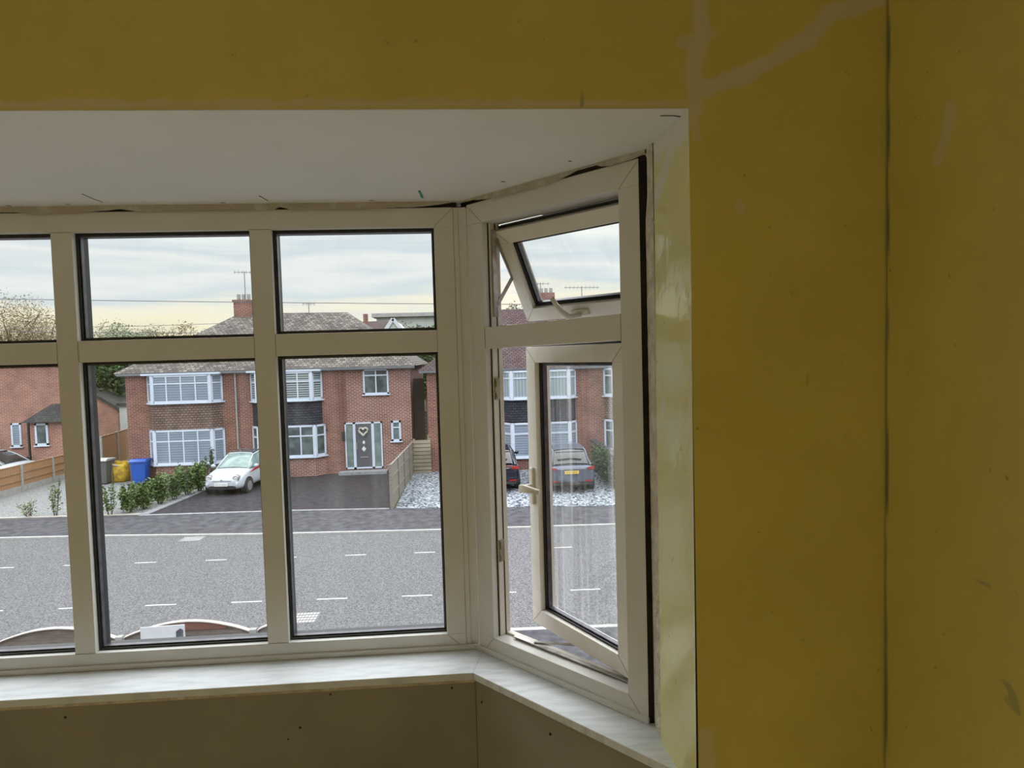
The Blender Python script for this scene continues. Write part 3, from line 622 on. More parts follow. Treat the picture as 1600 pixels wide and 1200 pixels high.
# ================================================================== OUTDOORS
def poly_ground(name, pts, z, th, m, label, cat):
    return struct(MB().prism([(x, y, z-th) for x, y in pts], (0, 0, th)).build(name, m), label, cat)
kf = [(-45, 22.8), (-14.5, 20.34), (-11.4, 20.08), (-6.4, 19.45), (-1.0, 19.03), (4, 18.78), (45, 16.6)]
pl = [(-45, 25.3), (-16.4, 23.06), (-11.0, 22.72), (-6.4, 22.5), (-3.0, 22.15), (1.03, 21.55), (4.5, 21.15), (45, 18.7)]
nk = [(-45, 13.75), (.5, 11.89), (45, 10.05)]
poly_ground('ground', [(-160, 2.4), (160, 2.4), (160, 260), (-160, 260)], -.05, .3, 'grass', 'rough ground beyond the gardens', 'ground')
road = thing('road', 'grey asphalt road with dashed white cycle lane lines', 'road', (0, 15.5, 0), kind='structure')
MB().prism([(x, y, -.1) for x, y in nk+kf[::-1]], (0, 0, .09)).build('asphalt', 'road', road)
def dash(b, x0, x1, yf, w=.055): b.prism([(x0, yf(x0)-w/2, -.0095), (x1, yf(x1)-w/2, -.0095), (x1, yf(x1)+w/2, -.0095), (x0, yf(x0)+w/2, -.0095)], (0, 0, .003))
row1 = lambda x: 13.87-.0412*x; row2 = lambda x: 16.99-.0352*x
k = -1.66
for i in range(-9, 4):
    if i*1.9+k < 4: b = MB(); dash(b, k+i*1.85, k+i*1.85+.66, row1); b.build('lane_marking', 'paint', road)
for i in range(-9, 3):
    b = MB(); dash(b, -1.65+i*1.84, -1.65+i*1.84+.55, row2); b.build('lane_marking', 'paint', road)
b = MB(); q = [on_z(u, v, -.004) for u, v in ((466, 960), (492, 952), (486, 974), (464, 976))]
g0 = on_z(478, 965, -.008)
for i in range(7):
    for j in range(4): x = g0.x-.22+i*.065; y = g0.y-.24+j*.13; b.box(x, x+.05, y, y+.09, -.0098, -.004)
g = thing('drain_grate', 'slotted metal drain grate set in the road near the window', 'drain cover', tuple(g0)); b.build('bars', 'steel', g)
MB().box(g0.x-.25, g0.x+.26, g0.y-.27, g0.y+.28, -.0099, -.0075).build('grate_frame', 'cable', g)
g0 = on_z(300, 842, -.008); g = thing('drain_grate', 'drain cover beside the far kerb in front of the white car', 'drain cover', tuple(g0)); b = MB()
for j in range(5): b.box(g0.x-.3, g0.x+.3, g0.y-.2+j*.09, g0.y-.15+j*.09, -.0098, -.004)
b.build('bars', 'kerb', g)
poly_ground('pavement_far', [(x, y+.12) for x, y in kf]+pl[::-1], .03, .2, 'pave', 'dark asphalt pavement across the road', 'pavement')
b = MB()
for (x0, y0), (x1, y1) in zip(kf, kf[1:]): b.prism([(x0, y0, -.1), (x1, y1, -.1), (x1, y1+.12, -.1), (x0, y0+.12, -.1)], (0, 0, .145))
struct(b.build('kerb_far', 'kerb'), 'pale kerb on the far side of the road', 'kerb')
b = MB()
for (x0, y0), (x1, y1) in zip(nk, nk[1:]): b.prism([(x0, y0-.12, -.1), (x1, y1-.12, -.1), (x1, y1, -.1), (x0, y0, -.1)], (0, 0, .145))
struct(b.build('kerb_near', 'kerb'), 'pale kerb on the near side of the road', 'kerb')
poly_ground('pavement_near', [(x, y-.12) for x, y in nk]+[(45, 8), (-45, 10)], .03, .2, 'pave', 'dark asphalt pavement on the near side of the road', 'pavement')
poly_ground('front_garden', [(-45, 9.9), (45, 7.9), (45, 2.5), (-45, 2.5)], 0.0, .2, 'gravel2', 'front garden below the window', 'ground')
# driveway of the right-hand semi, edging, gravel either side
DL0, DL1 = (-11.3, 22.74), (-10.75, 28.6)
poly_ground('driveway', [DL0, (-6.4, 22.5), (-2.95, 22.15), (-2.75, 29.5), (-10.8, 29.5), DL1], .035, .2, 'drive', 'dark tarmac driveway in front of the semi-detached houses', 'driveway')
b = MB(); b.prism([(DL0[0]-.28, DL0[1], -.1), (DL0[0]+.0, DL0[1], -.1), (DL1[0], DL1[1], -.1), (DL1[0]-.28, DL1[1], -.1)], (0, 0, .16))
b.prism([(DL0[0]-.28, DL0[1]-.14, -.1), (-6.4, 22.36, -.1), (-2.95, 22.02, -.1), (-2.95, 22.15, -.1), (-6.4, 22.5, -.1), (DL0[0]-.28, DL0[1]+.02, -.1)], (0, 0, .145))
struct(b.build('driveway_edging', 'edging'), 'pale block edging around the dark driveway', 'kerb')
poly_ground('garden_left', [(-19, 23.3), (-16.4, 23.1), (-11.6, 22.76), (-11.1, 28.6), (-11.1, 29.5), (-19, 33)], .03, .2, 'gravel2', 'pale gravel front garden left of the driveway', 'ground')
poly_ground('garden_corner', [(-45, 25.4), (-19, 23.3), (-19, 33), (-45, 33)], .03, .2, 'gravel2', 'pale gravel drive of the left house', 'ground')
poly_ground('garden_right', [(-2.75, 22.1), (1.03, 21.6), (4.5, 21.2), (14, 20.6), (14, 29.1), (-2.75, 29.1)], .035, .2, 'gravel', 'blue-grey gravel parking area right of the timber fence', 'ground')
b = MB(); b.prism([(-18.9, 23.2, 0), (-11.6, 22.74, 0), (-11.6, 22.86, 0), (-18.9, 23.32, 0)], (0, 0, .06)); struct(b.build('garden_kerb', 'capping'), 'low pale edging along the left gravel garden', 'kerb')

# ---- house pieces
def house_window(root, x0, x1, z0, z1, Y, cols, split=None, backing='blind', T=None, sill=True, fwid=.06, name='window', bw=None, tops=None):
    """framed window on a wall facing the street"""
    T = T or (lambda p: p); b = MB(T)
    b.box(x0, x1, Y-.05, Y, z0, z0+fwid); b.box(x0, x1, Y-.05, Y, z1-fwid, z1); b.box(x0, x0+fwid, Y-.05, Y, z0, z1); b.box(x1-fwid, x1, Y-.05, Y, z0, z1)
    xs = [x0+(x1-x0)*i/cols for i in range(cols+1)] if isinstance(cols, int) else [x0]+list(cols)+[x1]
    for x in xs[1:-1]: b.box(x-.028, x+.028, Y-.048, Y, z0, z1)
    if split: b.box(x0, x1, Y-.046, Y, split-.03, split+.03)
    if sill: b.box(x0-.06, x1+.06, Y-.10, Y, z0-.055, z0)
    f = b.build(name, 'white', root)
    MB(T).box(x0+.02, x1-.02, Y-.030, Y-.026, z0+.02, z1-.02).build('pane', 'pane', f)
    MB(T).box(x0+.02, x1-.02, Y-.018, Y-.006, z0+.02, z1-.02).build('blind' if backing in ('blind', 'shutter', 'vblind') else 'interior', backing, f)
    return f
def bay(root, x0, x1, Yw, proj, z0, z1, cols, split, backing, side_backing=None):
    s = .36   # plan run of the angled sides
    bay_posts(root, x0, x1, Yw, proj, z0, z1)
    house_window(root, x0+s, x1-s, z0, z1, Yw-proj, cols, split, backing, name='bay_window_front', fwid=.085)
    for sg, xe, xi in ((-1, x0, x0+s), (1, x1, x1-s)):
        L = math.hypot(s, proj); a = Vector((xi, Yw-proj, 0)); c = Vector((xe, Yw, 0))
        if sg < 0: a, c = c, a
        e = (c-a).normalized(); n = Vector((-e.y, e.x, 0))
        TT = (lambda a, e, n: (lambda p: a+e*p.x+n*p.y+Vector((0, 0, p.z))))(a, e, n)
        house_window(root, 0, L, z0, z1, 0.0, 1, split, side_backing or backing, T=TT, name='bay_window_side', fwid=.09)
def bay_posts(root, x0, x1, Yw, proj, z0, z1):
    s = .36
    for x in (x0+s, x1-s): MB().box(x-.06, x+.06, Yw-proj-.055, Yw-proj+.05, z0-.03, z1).build('bay_corner_post', 'white', root)
def bay_body(root, x0, x1, Yw, proj, z0, z1, m, name):
    s = .36; MB().prism([(x0+.01, Yw, z0), (x0+s+.01, Yw-proj+.01, z0), (x1-s-.01, Yw-proj+.01, z0), (x1-.01, Yw, z0)], (0, 0, z1-z0)).build(name, m, root)
def gutter(root, x0, x1, Y, z, m='gutter'):
    MB().box(x0, x1, Y-.24, Y-.12, z-.05, z+.05).build('gutter', m, root); MB().box(x0, x1, Y-.12, Y, z-.10, z+.02).build('fascia', 'gutter' if m == 'gutter' else 'black', root)
def aerial(parent, p, h, w, d=(1, 0, 0), elems=6):
    b = MB(); p = Vector(p); d = Vector(d).normalized(); b.tube([p, p+Vector((0, 0, h))], .022, 6); t = p+Vector((0, 0, h-.05))
    b.tube([t-d*w*.5, t+d*w*.5], .014, 6); q = Vector((-d.y, d.x, 0))
    for i in range(elems): c = t+d*w*(-.45+.9*i/(elems-1)); b.tube([c-q*.18+Vector((0, 0, 0)), c+q*.18], .008, 4); b.tube([c-Vector((0, 0, .09)), c+Vector((0, 0, .09))], .008, 4)
    return b.build('aerial', 'alu', parent)
def text_part(s, T, parent, m='ink', name='lettering', size=.1):
    cu = bpy.data.curves.new('t', 'FONT'); cu.body = s; cu.size = size; cu.align_x = 'CENTER'; cu.align_y = 'CENTER'
    tmp = bpy.data.objects.new('t', cu); COL.objects.link(tmp); dg = bpy.context.evaluated_depsgraph_get(); dg.update()
    me = bpy.data.meshes.new_from_object(tmp.evaluated_get(dg)); COL.objects.unlink(tmp)
    vs = [Vector((v.co.x, 0, v.co.y)) for v in me.vertices]; fs = [tuple(p.vertices) for p in me.polygons]
    b = MB(T); b.add(vs, fs); bpy.data.objects.remove(tmp); return b.build(name, m, parent)

YH = 29.4; EV = 4.86
# left half of the semi-detached pair
h2 = thing('house', 'red brick semi-detached house with brown tile-hung bay, behind the white car', 'house', (-13, YH, 0))
PX = -10.45
MB().box(-15.3, PX, YH, YH+8, -.2, EV).build('wall', 'brick', h2)
b = MB(); b.add([(-15.65, YH-.32, EV), (PX, YH-.32, EV), (PX, 33.3, 7.68), (-11.6, 33.3, 7.68), (-15.65, YH+8.3, EV), (PX, YH+8.3, EV)], [(0, 1, 2, 3), (0, 3, 4), (3, 2, 5, 4), (0, 4, 5, 1)]); b.build('roof', 'tiles', h2)
gutter(h2, -15.6, PX, YH, EV-.02)
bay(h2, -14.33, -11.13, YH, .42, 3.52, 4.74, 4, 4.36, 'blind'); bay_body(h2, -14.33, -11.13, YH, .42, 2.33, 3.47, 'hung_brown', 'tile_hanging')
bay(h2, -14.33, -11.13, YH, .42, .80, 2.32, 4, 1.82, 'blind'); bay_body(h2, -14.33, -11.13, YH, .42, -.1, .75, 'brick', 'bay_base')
MB().box(-14.4, -11.06, YH-.5, YH, 4.74, 4.82).build('bay_top', 'white', h2)
ch = MB().box(-11.75, -10.95, 33.0, 33.7, 6.9, 8.35).box(-11.8, -10.9, 32.95, 33.75, 8.25, 8.35).build('chimney', 'brick', h2)
for i in range(3): MB().tube([(-11.6+i*.25, 33.35, 8.33), (-11.6+i*.25, 33.35, 8.65)], .09, 10).build('chimney_pot', 'concrete', ch)
aerial(ch, (-11.25, 33.3, 8.3), 1.5, 1.0, (1, .2, 0))
MB().tube([(PX-.08, YH-.06, 0), (PX-.08, YH-.06, EV)], .04, 8).build('drainpipe', 'concrete', h2)
# right half with its brick side extension
h3 = thing('house', 'red brick semi-detached house with slate-hung bay and grey front door', 'house', (-6.5, YH, 0))
MB().box(PX, -5.74, YH, YH+8, -.2, EV).build('wall', 'brick', h3)
MB().box(-5.74, -2.78, YH+.06, YH+8, -.2, EV).build('extension_wall', 'brick_new', h3)
b = MB(); b.add([(PX, YH-.32, EV), (-2.45, YH-.32, EV), (-6.2, 33.3, 7.62), (PX, 33.3, 7.68), (-2.45, YH+8.3, EV), (PX, YH+8.3, EV)], [(0, 1, 2, 3), (1, 4, 2), (3, 2, 4, 5), (0, 5, 4, 1)]); b.build('roof', 'tiles', h3)
gutter(h3, PX, -2.55, YH, EV-.02)
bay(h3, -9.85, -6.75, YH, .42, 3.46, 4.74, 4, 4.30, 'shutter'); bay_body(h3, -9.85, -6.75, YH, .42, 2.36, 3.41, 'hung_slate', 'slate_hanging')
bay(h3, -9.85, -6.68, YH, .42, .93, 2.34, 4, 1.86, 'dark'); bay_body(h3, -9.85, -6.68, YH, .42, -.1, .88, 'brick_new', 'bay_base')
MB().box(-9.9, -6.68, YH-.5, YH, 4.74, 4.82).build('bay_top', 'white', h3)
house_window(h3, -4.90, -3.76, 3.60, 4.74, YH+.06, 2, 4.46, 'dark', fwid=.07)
house_window(h3, -3.71, -3.27, 1.42, 2.36, YH+.06, 1, 2.05, 'frost', fwid=.09)
# door set
door = MB(); X0, X1, Z0, Z1 = -5.80, -4.13, .22, 2.34; Yd = YH+.06
for a_, c_ in ((X0, X0+.06), (X0+.36, X0+.48), (X1-.48, X1-.36), (X1-.06, X1)): door.box(a_, c_, Yd-.07, Yd, Z0, Z1)
door.box(X0, X1, Yd-.07, Yd, Z1-.07, Z1); door.box(X0, X1, Yd-.07, Yd, Z0, Z0+.07); df = door.build('door_frame', 'white', h3)
for a_, c_ in ((X0+.06, X0+.36), (X1-.36, X1-.06)): MB().box(a_, c_, Yd-.04, Yd-.01, Z0+.07, Z1-.07).build('side_pane', 'frost', df)
dd = MB().box(X0+.48, X1-.48, Yd-.055, Yd-.005, Z0+.07, Z1-.07).build('front_door', 'door', h3)
MB().box(-5.15, -4.78, Yd-.07, Yd-.05, .72, .765).build('letterbox', 'rim', dd); MB().box(-5.29, -5.26, Yd-.1, Yd-.05, 1.1, 1.4).build('door_handle', 'rim', dd)
b = MB()
for zc, sx in ((1.42, .07), (1.12, .10)): b.prism([(-4.97-sx, Yd-.062, zc), (-4.97, Yd-.062, zc-sx*1.3), (-4.97+sx, Yd-.062, zc), (-4.97, Yd-.062, zc+sx*1.3)], (0, .006, 0))
b.build('door_glass', 'lens', dd)
wr_ = MB(); pts = []
for i in range(25):
    t = 2*pi*i/24; pts.append((-4.97+.0115*16*math.sin(t)**3*1.05, Yd-.10, 1.93+.0125*(13*math.cos(t)-5*math.cos(2*t)-2*math.cos(3*t)-math.cos(4*t))))
wr_.tube(pts, .05, 7, cap=False); w0 = wr_.build('door_wreath', 'wreath', None); tag(w0, 'pale heart-shaped wreath hanging on the grey front door', 'wreath')
MB().box(-6.05, -3.9, YH-.55, YH+.05, -.1, .16).build('door_step', 'edging', h3)
MB().tube([(-5.90, YH-.05, .1), (-5.90, YH-.05, EV)], .035, 8).build('drainpipe', 'brick', h3)
MB().box(-5.93, -5.79, YH-.12, YH, 1.55, 1.95).build('wall_lamp', 'black', h3)
MB().tube([(-6.6, YH-.03, 2.05), (-6.6, YH, 2.05)], .06, 8).build('wall_lamp', 'black', h3)
MB().box(-2.9, -2.6, YH-.1, YH+.4, 0, .1).build('wall_foot', 'concrete', h3)
cp = MB().tube([(-5.5, 34.6, 6.2), (-5.5, 34.6, 7.6)], .13, 8).build('flue', 'brick', h3)
aerial(h3, (-8.15, 33.4, 7.6), .55, .6, (1, .3, 0), 4)
# right neighbours
h4 = thing('house', 'red brick house with slate-hung bay and blue alarm box, behind the parked cars', 'house', (2, 29, 0))
Y4 = 28.9; E4 = 4.62; P4 = 5.5
MB().box(-2.0, P4, Y4, Y4+8, -.2, E4).build('wall', 'brick', h4)
b = MB(); b.add([(-2.35, Y4-.32, E4), (P4, Y4-.32, E4), (P4, 33, 7.56), (1.55, 33, 7.56), (-2.35, Y4+8.3, E4), (P4, Y4+8.3, E4)], [(0, 1, 2, 3), (0, 3, 4), (3, 2, 5, 4), (0, 4, 5, 1)]); b.build('roof', 'tiles_dark', h4)
gutter(h4, -2.3, P4, Y4, E4-.02)
bay(h4, 1.42, 4.72, Y4, .42, 3.24, 4.50, 3, 4.16, 'vblind'); bay_body(h4, 1.42, 4.72, Y4, .42, 2.20, 3.18, 'hung_slate', 'slate_hanging')
bay(h4, 1.42, 4.72, Y4, .42, .60, 2.16, 3, 1.66, 'blind'); bay_body(h4, 1.42, 4.72, Y4, .42, -.1, .55, 'brick', 'bay_base')
al = MB().tube([(1.30, Y4-.07, 4.28), (1.30, Y4, 4.28)], .14, 14); al.build('alarm_box', 'alarm', h4)
ch = MB().box(3.6, 4.4, 32.7, 33.4, 6.9, 8.35).build('chimney', 'brick', h4)
for i in range(3): MB().tube([(3.75+i*.25, 33.05, 8.33), (3.75+i*.25, 33.05, 8.6)], .09, 10).build('chimney_pot', 'concrete', ch)
aerial(ch, (3.72, 33.1, 8.3), .6, .9, (1, .1, 0), 4)
h5 = thing('house', 'red brick house with brown tile-hung bay, half hidden by the right jamb', 'house', (9, 29, 0))
MB().box(P4, 12.6, Y4, Y4+8, -.2, E4).build('wall', 'brick', h5)
b = MB(); b.add([(P4, Y4-.32, E4), (13, Y4-.32, E4), (9.4, 33, 7.56), (P4, 33, 7.56), (13, Y4+8.3, E4), (P4, Y4+8.3, E4)], [(0, 1, 2, 3), (1, 4, 2), (3, 2, 4, 5), (0, 5, 4, 1)]); b.build('roof', 'tiles_dark', h5)
gutter(h5, P4, 12.9, Y4, E4-.02)
bay(h5, 6.05, 9.3, Y4, .42, 3.24, 4.50, 3, 4.16, 'dark'); bay_body(h5, 6.05, 9.3, Y4, .42, 2.20, 3.18, 'hung_brown', 'tile_hanging')
bay(h5, 6.05, 9.3, Y4, .42, .75, 2.16, 3, 1.66, 'dark'); bay_body(h5, 6.05, 9.3, Y4, .42, -.1, .7, 'brick', 'bay_base')
aerial(h5, (5.85, 33, 7.5), 1.15, 1.9, (1, .15, 0), 9)
# left house
Y1 = 32.2
h1 = thing('house', 'pale red brick house side wall with slate-roofed porch, beyond the brown fence', 'house', (-24, Y1, 0))
MB().box(-31, -21.6, Y1, Y1+5.2, -.2, 5.75).box(-21.6, -19.35, Y1, Y1+1.8, -.2, 5.55).build('wall', 'brick_pale', h1)
b = MB(); b.add([(-31.3, Y1-.3, 5.72), (-21.4, Y1-.3, 5.72), (-24.4, Y1+2.6, 6.75), (-28, Y1+2.6, 6.75), (-21.4, Y1+5.5, 5.72), (-31.3, Y1+5.5, 5.72)], [(0, 1, 2, 3), (1, 4, 2), (3, 2, 4, 5), (0, 3, 5), (0, 5, 4, 1)]); b.build('roof', 'slate', h1)
MB().box(-31.2, -19.3, Y1-.2, Y1-.05, 5.45, 5.57).build('gutter', 'black', h1)
def hw1(u0, v0, u1, v1, Y): a = on_y(u0, v1, Y); c = on_y(u1, v0, Y); return a.x, c.x, a.z, c.z
a_, c_, z0_, z1_ = hw1(19.5, 661, 33, 698, Y1); house_window(h1, a_, c_, z0_, z1_, Y1, 1, None, 'blind', fwid=.08)
YP = Y1-.7; pa = on_y(46, 660, YP)
MB().box(pa.x, -19.35, YP, Y1, -.1, pa.z).build('porch_wall', 'brick_pale', h1)
zt_ = on_y(66, 632, Y1-.3).z
b = MB(); b.add([(pa.x-.25, YP-.25, pa.z), (-19.15, YP-.25, pa.z), (-19.15, Y1, pa.z), (pa.x-.25, Y1, pa.z), (pa.x+.75, Y1-.2, zt_), (-19.6, Y1-.2, zt_)], [(0, 1, 5, 4), (3, 0, 4), (1, 2, 5), (2, 3, 4, 5), (0, 3, 2, 1)]); b.build('porch_roof', 'slate', h1)
a_, c_, z0_, z1_ = hw1(56.5, 661, 75, 696, YP); house_window(h1, a_, c_, z0_, z1_, YP, 1, None, 'dark', fwid=.09)
q = on_y(44, 660, Y1-.08); MB().tube([(q.x, q.y, .1), (q.x, q.y, q.z)], .06, 8).build('drainpipe', 'black', h1)
# outbuilding and shed between the houses
p = on_y(148, 611, 46); q = on_y(184, 636, 46)
ob = thing('outbuilding', 'red brick outbuilding with sloping dark roof edge behind the garden', 'outbuilding', (p.x, 46, 0))
MB().prism([(p.x-3, 46, -.2), (q.x, 46, -.2), (q.x, 46, q.z-.15), (p.x-.4, 46, p.z+.1), (p.x-3, 46, p.z-.9)], (0, 4, 0)).build('wall', 'brick_pale', ob)
MB().prism([(p.x-.6, 45.8, p.z+.25), (p.x-.6, 45.8, p.z+.05), (q.x+.15, 45.8, q.z-.25), (q.x+.15, 45.8, q.z-.02)], (0, 4.4, 0)).build('roof', 'slate', ob)
p = on_y(186, 634, 44); q = on_y(206, 668, 44)
sh = thing('shed', 'pale grey shed with dark flat roof left of the brown-bay house', 'shed', (p.x, 44, 0))
MB().box(p.x, q.x+2, 44, 46.5, -.2, p.z).build('wall', 'render', sh); MB().box(p.x-.1, q.x+2, 43.85, 46.6, p.z, p.z+.2).build('roof', 'slate', sh)
# far buildings
p = on_y(588, 491, 62); q = on_y(700, 487, 62)
fb = thing('building', 'large pale flat-roofed building far behind the houses', 'building', (p.x, 62, 0))
MB().box(p.x, q.x, 62, 75, -.2, p.z-.3).build('wall', 'render', fb); MB().box(p.x-.4, q.x+.3, 61.6, 75.4, p.z-.3, p.z+.05).build('roof_slab', 'kerb', fb)
p = on_y(602, 514, 52); q = on_y(628, 514, 52); r_ = on_y(614, 500, 52)
gb = thing('house', 'small distant house with white-edged gable, right of the grey roof', 'house', (r_.x, 52, 0))
MB().prism([(p.x, 52, 0), (q.x, 52, 0), (q.x, 52, p.z), (r_.x, 52, r_.z), (p.x, 52, p.z)], (0, 6, 0)).build('wall', 'render', gb)
for s_ in (p, q): MB().flatbar((r_.x, 51.9, r_.z+.1), (s_.x, 51.9, s_.z-.1), .28, .1, (0, 1, 0)).build('barge_board', 'gutter', gb)
p = on_y(560, 506, 56); q = on_y(606, 506, 56)
rb = thing('house', 'distant house with low red-brown roof between two grey roofs', 'house', (p.x, 56, 0))
MB().box(p.x-1, q.x, 56, 62, 0, p.z-.6).build('wall', 'brick', rb); MB().prism([(p.x-1.2, 55.7, p.z-.6), (q.x+.2, 55.7, p.z-.6), (q.x-.4, 58, p.z+.3), (p.x-1, 58, p.z+.3)], (0, 3, 0)).build('roof', 'tiles_dark', rb)

# ---- fences
def panel_fence(name, label, a, c, n, h, pm, wm, posts=True, rails=True, h2=None, gravel=.28, cat='fence'):
    a = Vector(a); c = Vector(c); d = (c-a); L = d.length; d.normalize(); q = Vector((d.y, -d.x, 0))
    if q.y > 0 or (abs(q.y) < .1 and q.x < 0): q = -q
    r = thing(name, label, cat, tuple(a)); s = L/n
    for i in range(n+1):
        if posts:
            p = a+d*s*i; hh = h+(.0 if h2 is None else (h2-h)*i/n)
            MB().prism([p+d*.055+q*.055, p-d*.055+q*.055, p-d*.055-q*.055, p+d*.055-q*.055], (0, 0, hh+.05)).build('post', pm, r)
    for i in range(n):
        p0 = a+d*(s*i+.055); p1 = a+d*(s*(i+1)-.055); ha = h+(0 if h2 is None else (h2-h)*i/n); hb = h+(0 if h2 is None else (h2-h)*(i+1)/n); up_ = Vector((0, 0, 1))
        if gravel: MB().prism([p0-q*.02, p1-q*.02, p1-q*.02+up_*gravel, p0-q*.02+up_*gravel], q*.04).build('gravel_board', pm, r)
        MB().prism([p0+up_*gravel-q*.012, p1+up_*gravel-q*.012, p1+up_*hb-q*.012, p0+up_*ha-q*.012], q*.024).build('panel', wm, r)
        b = MB(); b.prism([p0+up_*ha-q*.03, p1+up_*hb-q*.03, p1+up_*(hb+.035)-q*.03, p0+up_*(ha+.035)-q*.03], q*.06)
        if rails:
            for k in rails: b.prism([p0+up_*(ha*k)-q*-.012, p1+up_*(hb*k)+q*.012, p1+up_*(hb*k+.06)+q*.012, p0+up_*(ha*k+.06)+q*.012], q*.03)
        b.build('rail', 'fence_brown' if wm == 'featheredge' else wm, r)
    return r
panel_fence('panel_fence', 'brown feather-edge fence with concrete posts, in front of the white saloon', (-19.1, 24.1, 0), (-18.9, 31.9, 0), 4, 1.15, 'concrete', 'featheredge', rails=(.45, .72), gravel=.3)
f1a = on_z(158, 733, 0); a1 = on_y(157, 681, 31.4); a2 = on_y(205, 667, 35.6)
panel_fence('panel_fence', 'tall orange-brown fence beside the blue bin, running back between the houses', (a1.x, 31.4, 0), (a2.x, 35.6, 0), 2, 1.85, 'concrete', 'featheredge', rails=(.3, .62), gravel=.3)
panel_fence('panel_fence', 'weathered grey timber fence along the right edge of the driveway', (-2.86, 22.1, 0), (-2.70, 28.9, 0), 4, 1.52, 'greywood', 'greywood', rails=(.3, .7), h2=1.42, gravel=.12)
r = thing('board_fence', 'pale horizontal-board fence closing the gap beside the right-hand semi', 'fence', (-2.3, 28.7, 0))
MB().box(-2.68, -1.9, 28.62, 28.68, 0, 1.52).build('boards', 'palewood', r)
for x in (-2.64, -1.95): MB().box(x-.05, x+.05, 28.68, 28.78, 0, 1.58).build('post', 'greywood', r)
r = thing('alley_infill', 'tall dark brown gate in the narrow passage between the houses', 'infill', (-2.4, 31, 0)); MB().box(-2.78, -2.28, 31.0, 31.08, 0, 4.2).build('boards', 'oldwood', r); MB().box(-2.28, -2.2, 31.0, 31.1, 0, 2.6).build('post', 'palewood', r)  # boards put in as filler for the dark brown gap
# low wall with ivy at the right
r = thing('garden_wall', 'low dark brick wall overgrown beside the grey car', 'wall', (5.4, 24, 0)); MB().box(5.3, 5.52, 23.2, 28.6, 0, 1.25).build('brickwork', 'brick', r); MB().box(5.27, 5.55, 23.17, 28.6, 1.25, 1.30).build('coping', 'slate', r)
# scalloped fence of our own front garden
YF = 9.6
def scallop(x0, x1, zpk, zv, label, red=False):
    r = thing('scalloped_panel', label, 'fence', (x0, YF, 0), group=None)
    n = 16; pts = [(x0, YF, .1)]; top = []
    for i in range(n+1):
        t = i/n; top.append((x0+(x1-x0)*t, YF-.0, zv+(zpk-zv)*math.sin(pi*t)**.9))
    MB().prism([(x1, YF, .1), (x0, YF, .1)]+top, (0, .025, 0)).build('panel', 'oldwood', r)
    b = MB()
    for a, c in zip(top, top[1:]): b.prism([(a[0], YF-.03, a[2]), (c[0], YF-.03, c[2]), (c[0], YF-.03, c[2]+.012), (a[0], YF-.03, a[2]+.012)], (0, .08, 0))
    b.build('capping', 'capping', r)
    if red:
        b = MB(); tp = [(x, y, z) for x, y, z in top if z > 1.30]
        b.prism([(tp[-1][0], YF-.012, 1.27), (tp[0][0], YF-.012, 1.27)]+[(x, YF-.012, z-.004) for x, y, z in tp], (0, .012, 0)); b.build('top_board', 'redwood', r)
    MB().box(x1-.0, x1+.09, YF-.04, YF+.05, 0, zv+.03).build('post', 'concrete', r)
scallop(-9.10, -7.16, 1.40, 1.19, 'weathered scalloped fence panel, mostly hidden at the left edge')
scallop(-7.05, -5.32, 1.395, 1.20, 'weathered scalloped fence panel at the bottom left, without the white board')
scallop(-5.21, -3.40, 1.400, 1.205, 'scalloped fence panel with a red-brown top, behind the white board', True)
scallop(-3.29, -2.95, 1.27, 1.205, 'short end piece of the scalloped fence right of the white board panel')
p = on_y(219, 981, 9.3); q = on_y(288, 976, 9.3)
r = thing('sign_board', 'white rectangular board on a post with a small dark picture, at the fence', 'sign', (p.x+.3, 9.3, 0))
MB().prism([(p.x-.01, 9.3, .75), (q.x, 9.3, .75), (q.x, 9.3, q.z), (p.x, 9.3, p.z)], (0, .012, 0)).build('board', 'signboard', r)
pa_, pc_ = on_y(275, 986, 9.297), on_y(286.5, 996, 9.297)
MB().prism([(pa_.x, 9.294, pc_.z-.05), (pc_.x, 9.294, pc_.z-.05), (pc_.x, 9.294, pa_.z+.01), ((pa_.x+pc_.x)/2+.01, 9.294, pa_.z+.035), (pa_.x, 9.294, pa_.z-.005)], (0, .005, 0)).build('picture', 'signdark', r)
MB().box(p.x+.25, p.x+.32, 9.315, 9.385, 0, 1.2).build('post', 'greywood', r)

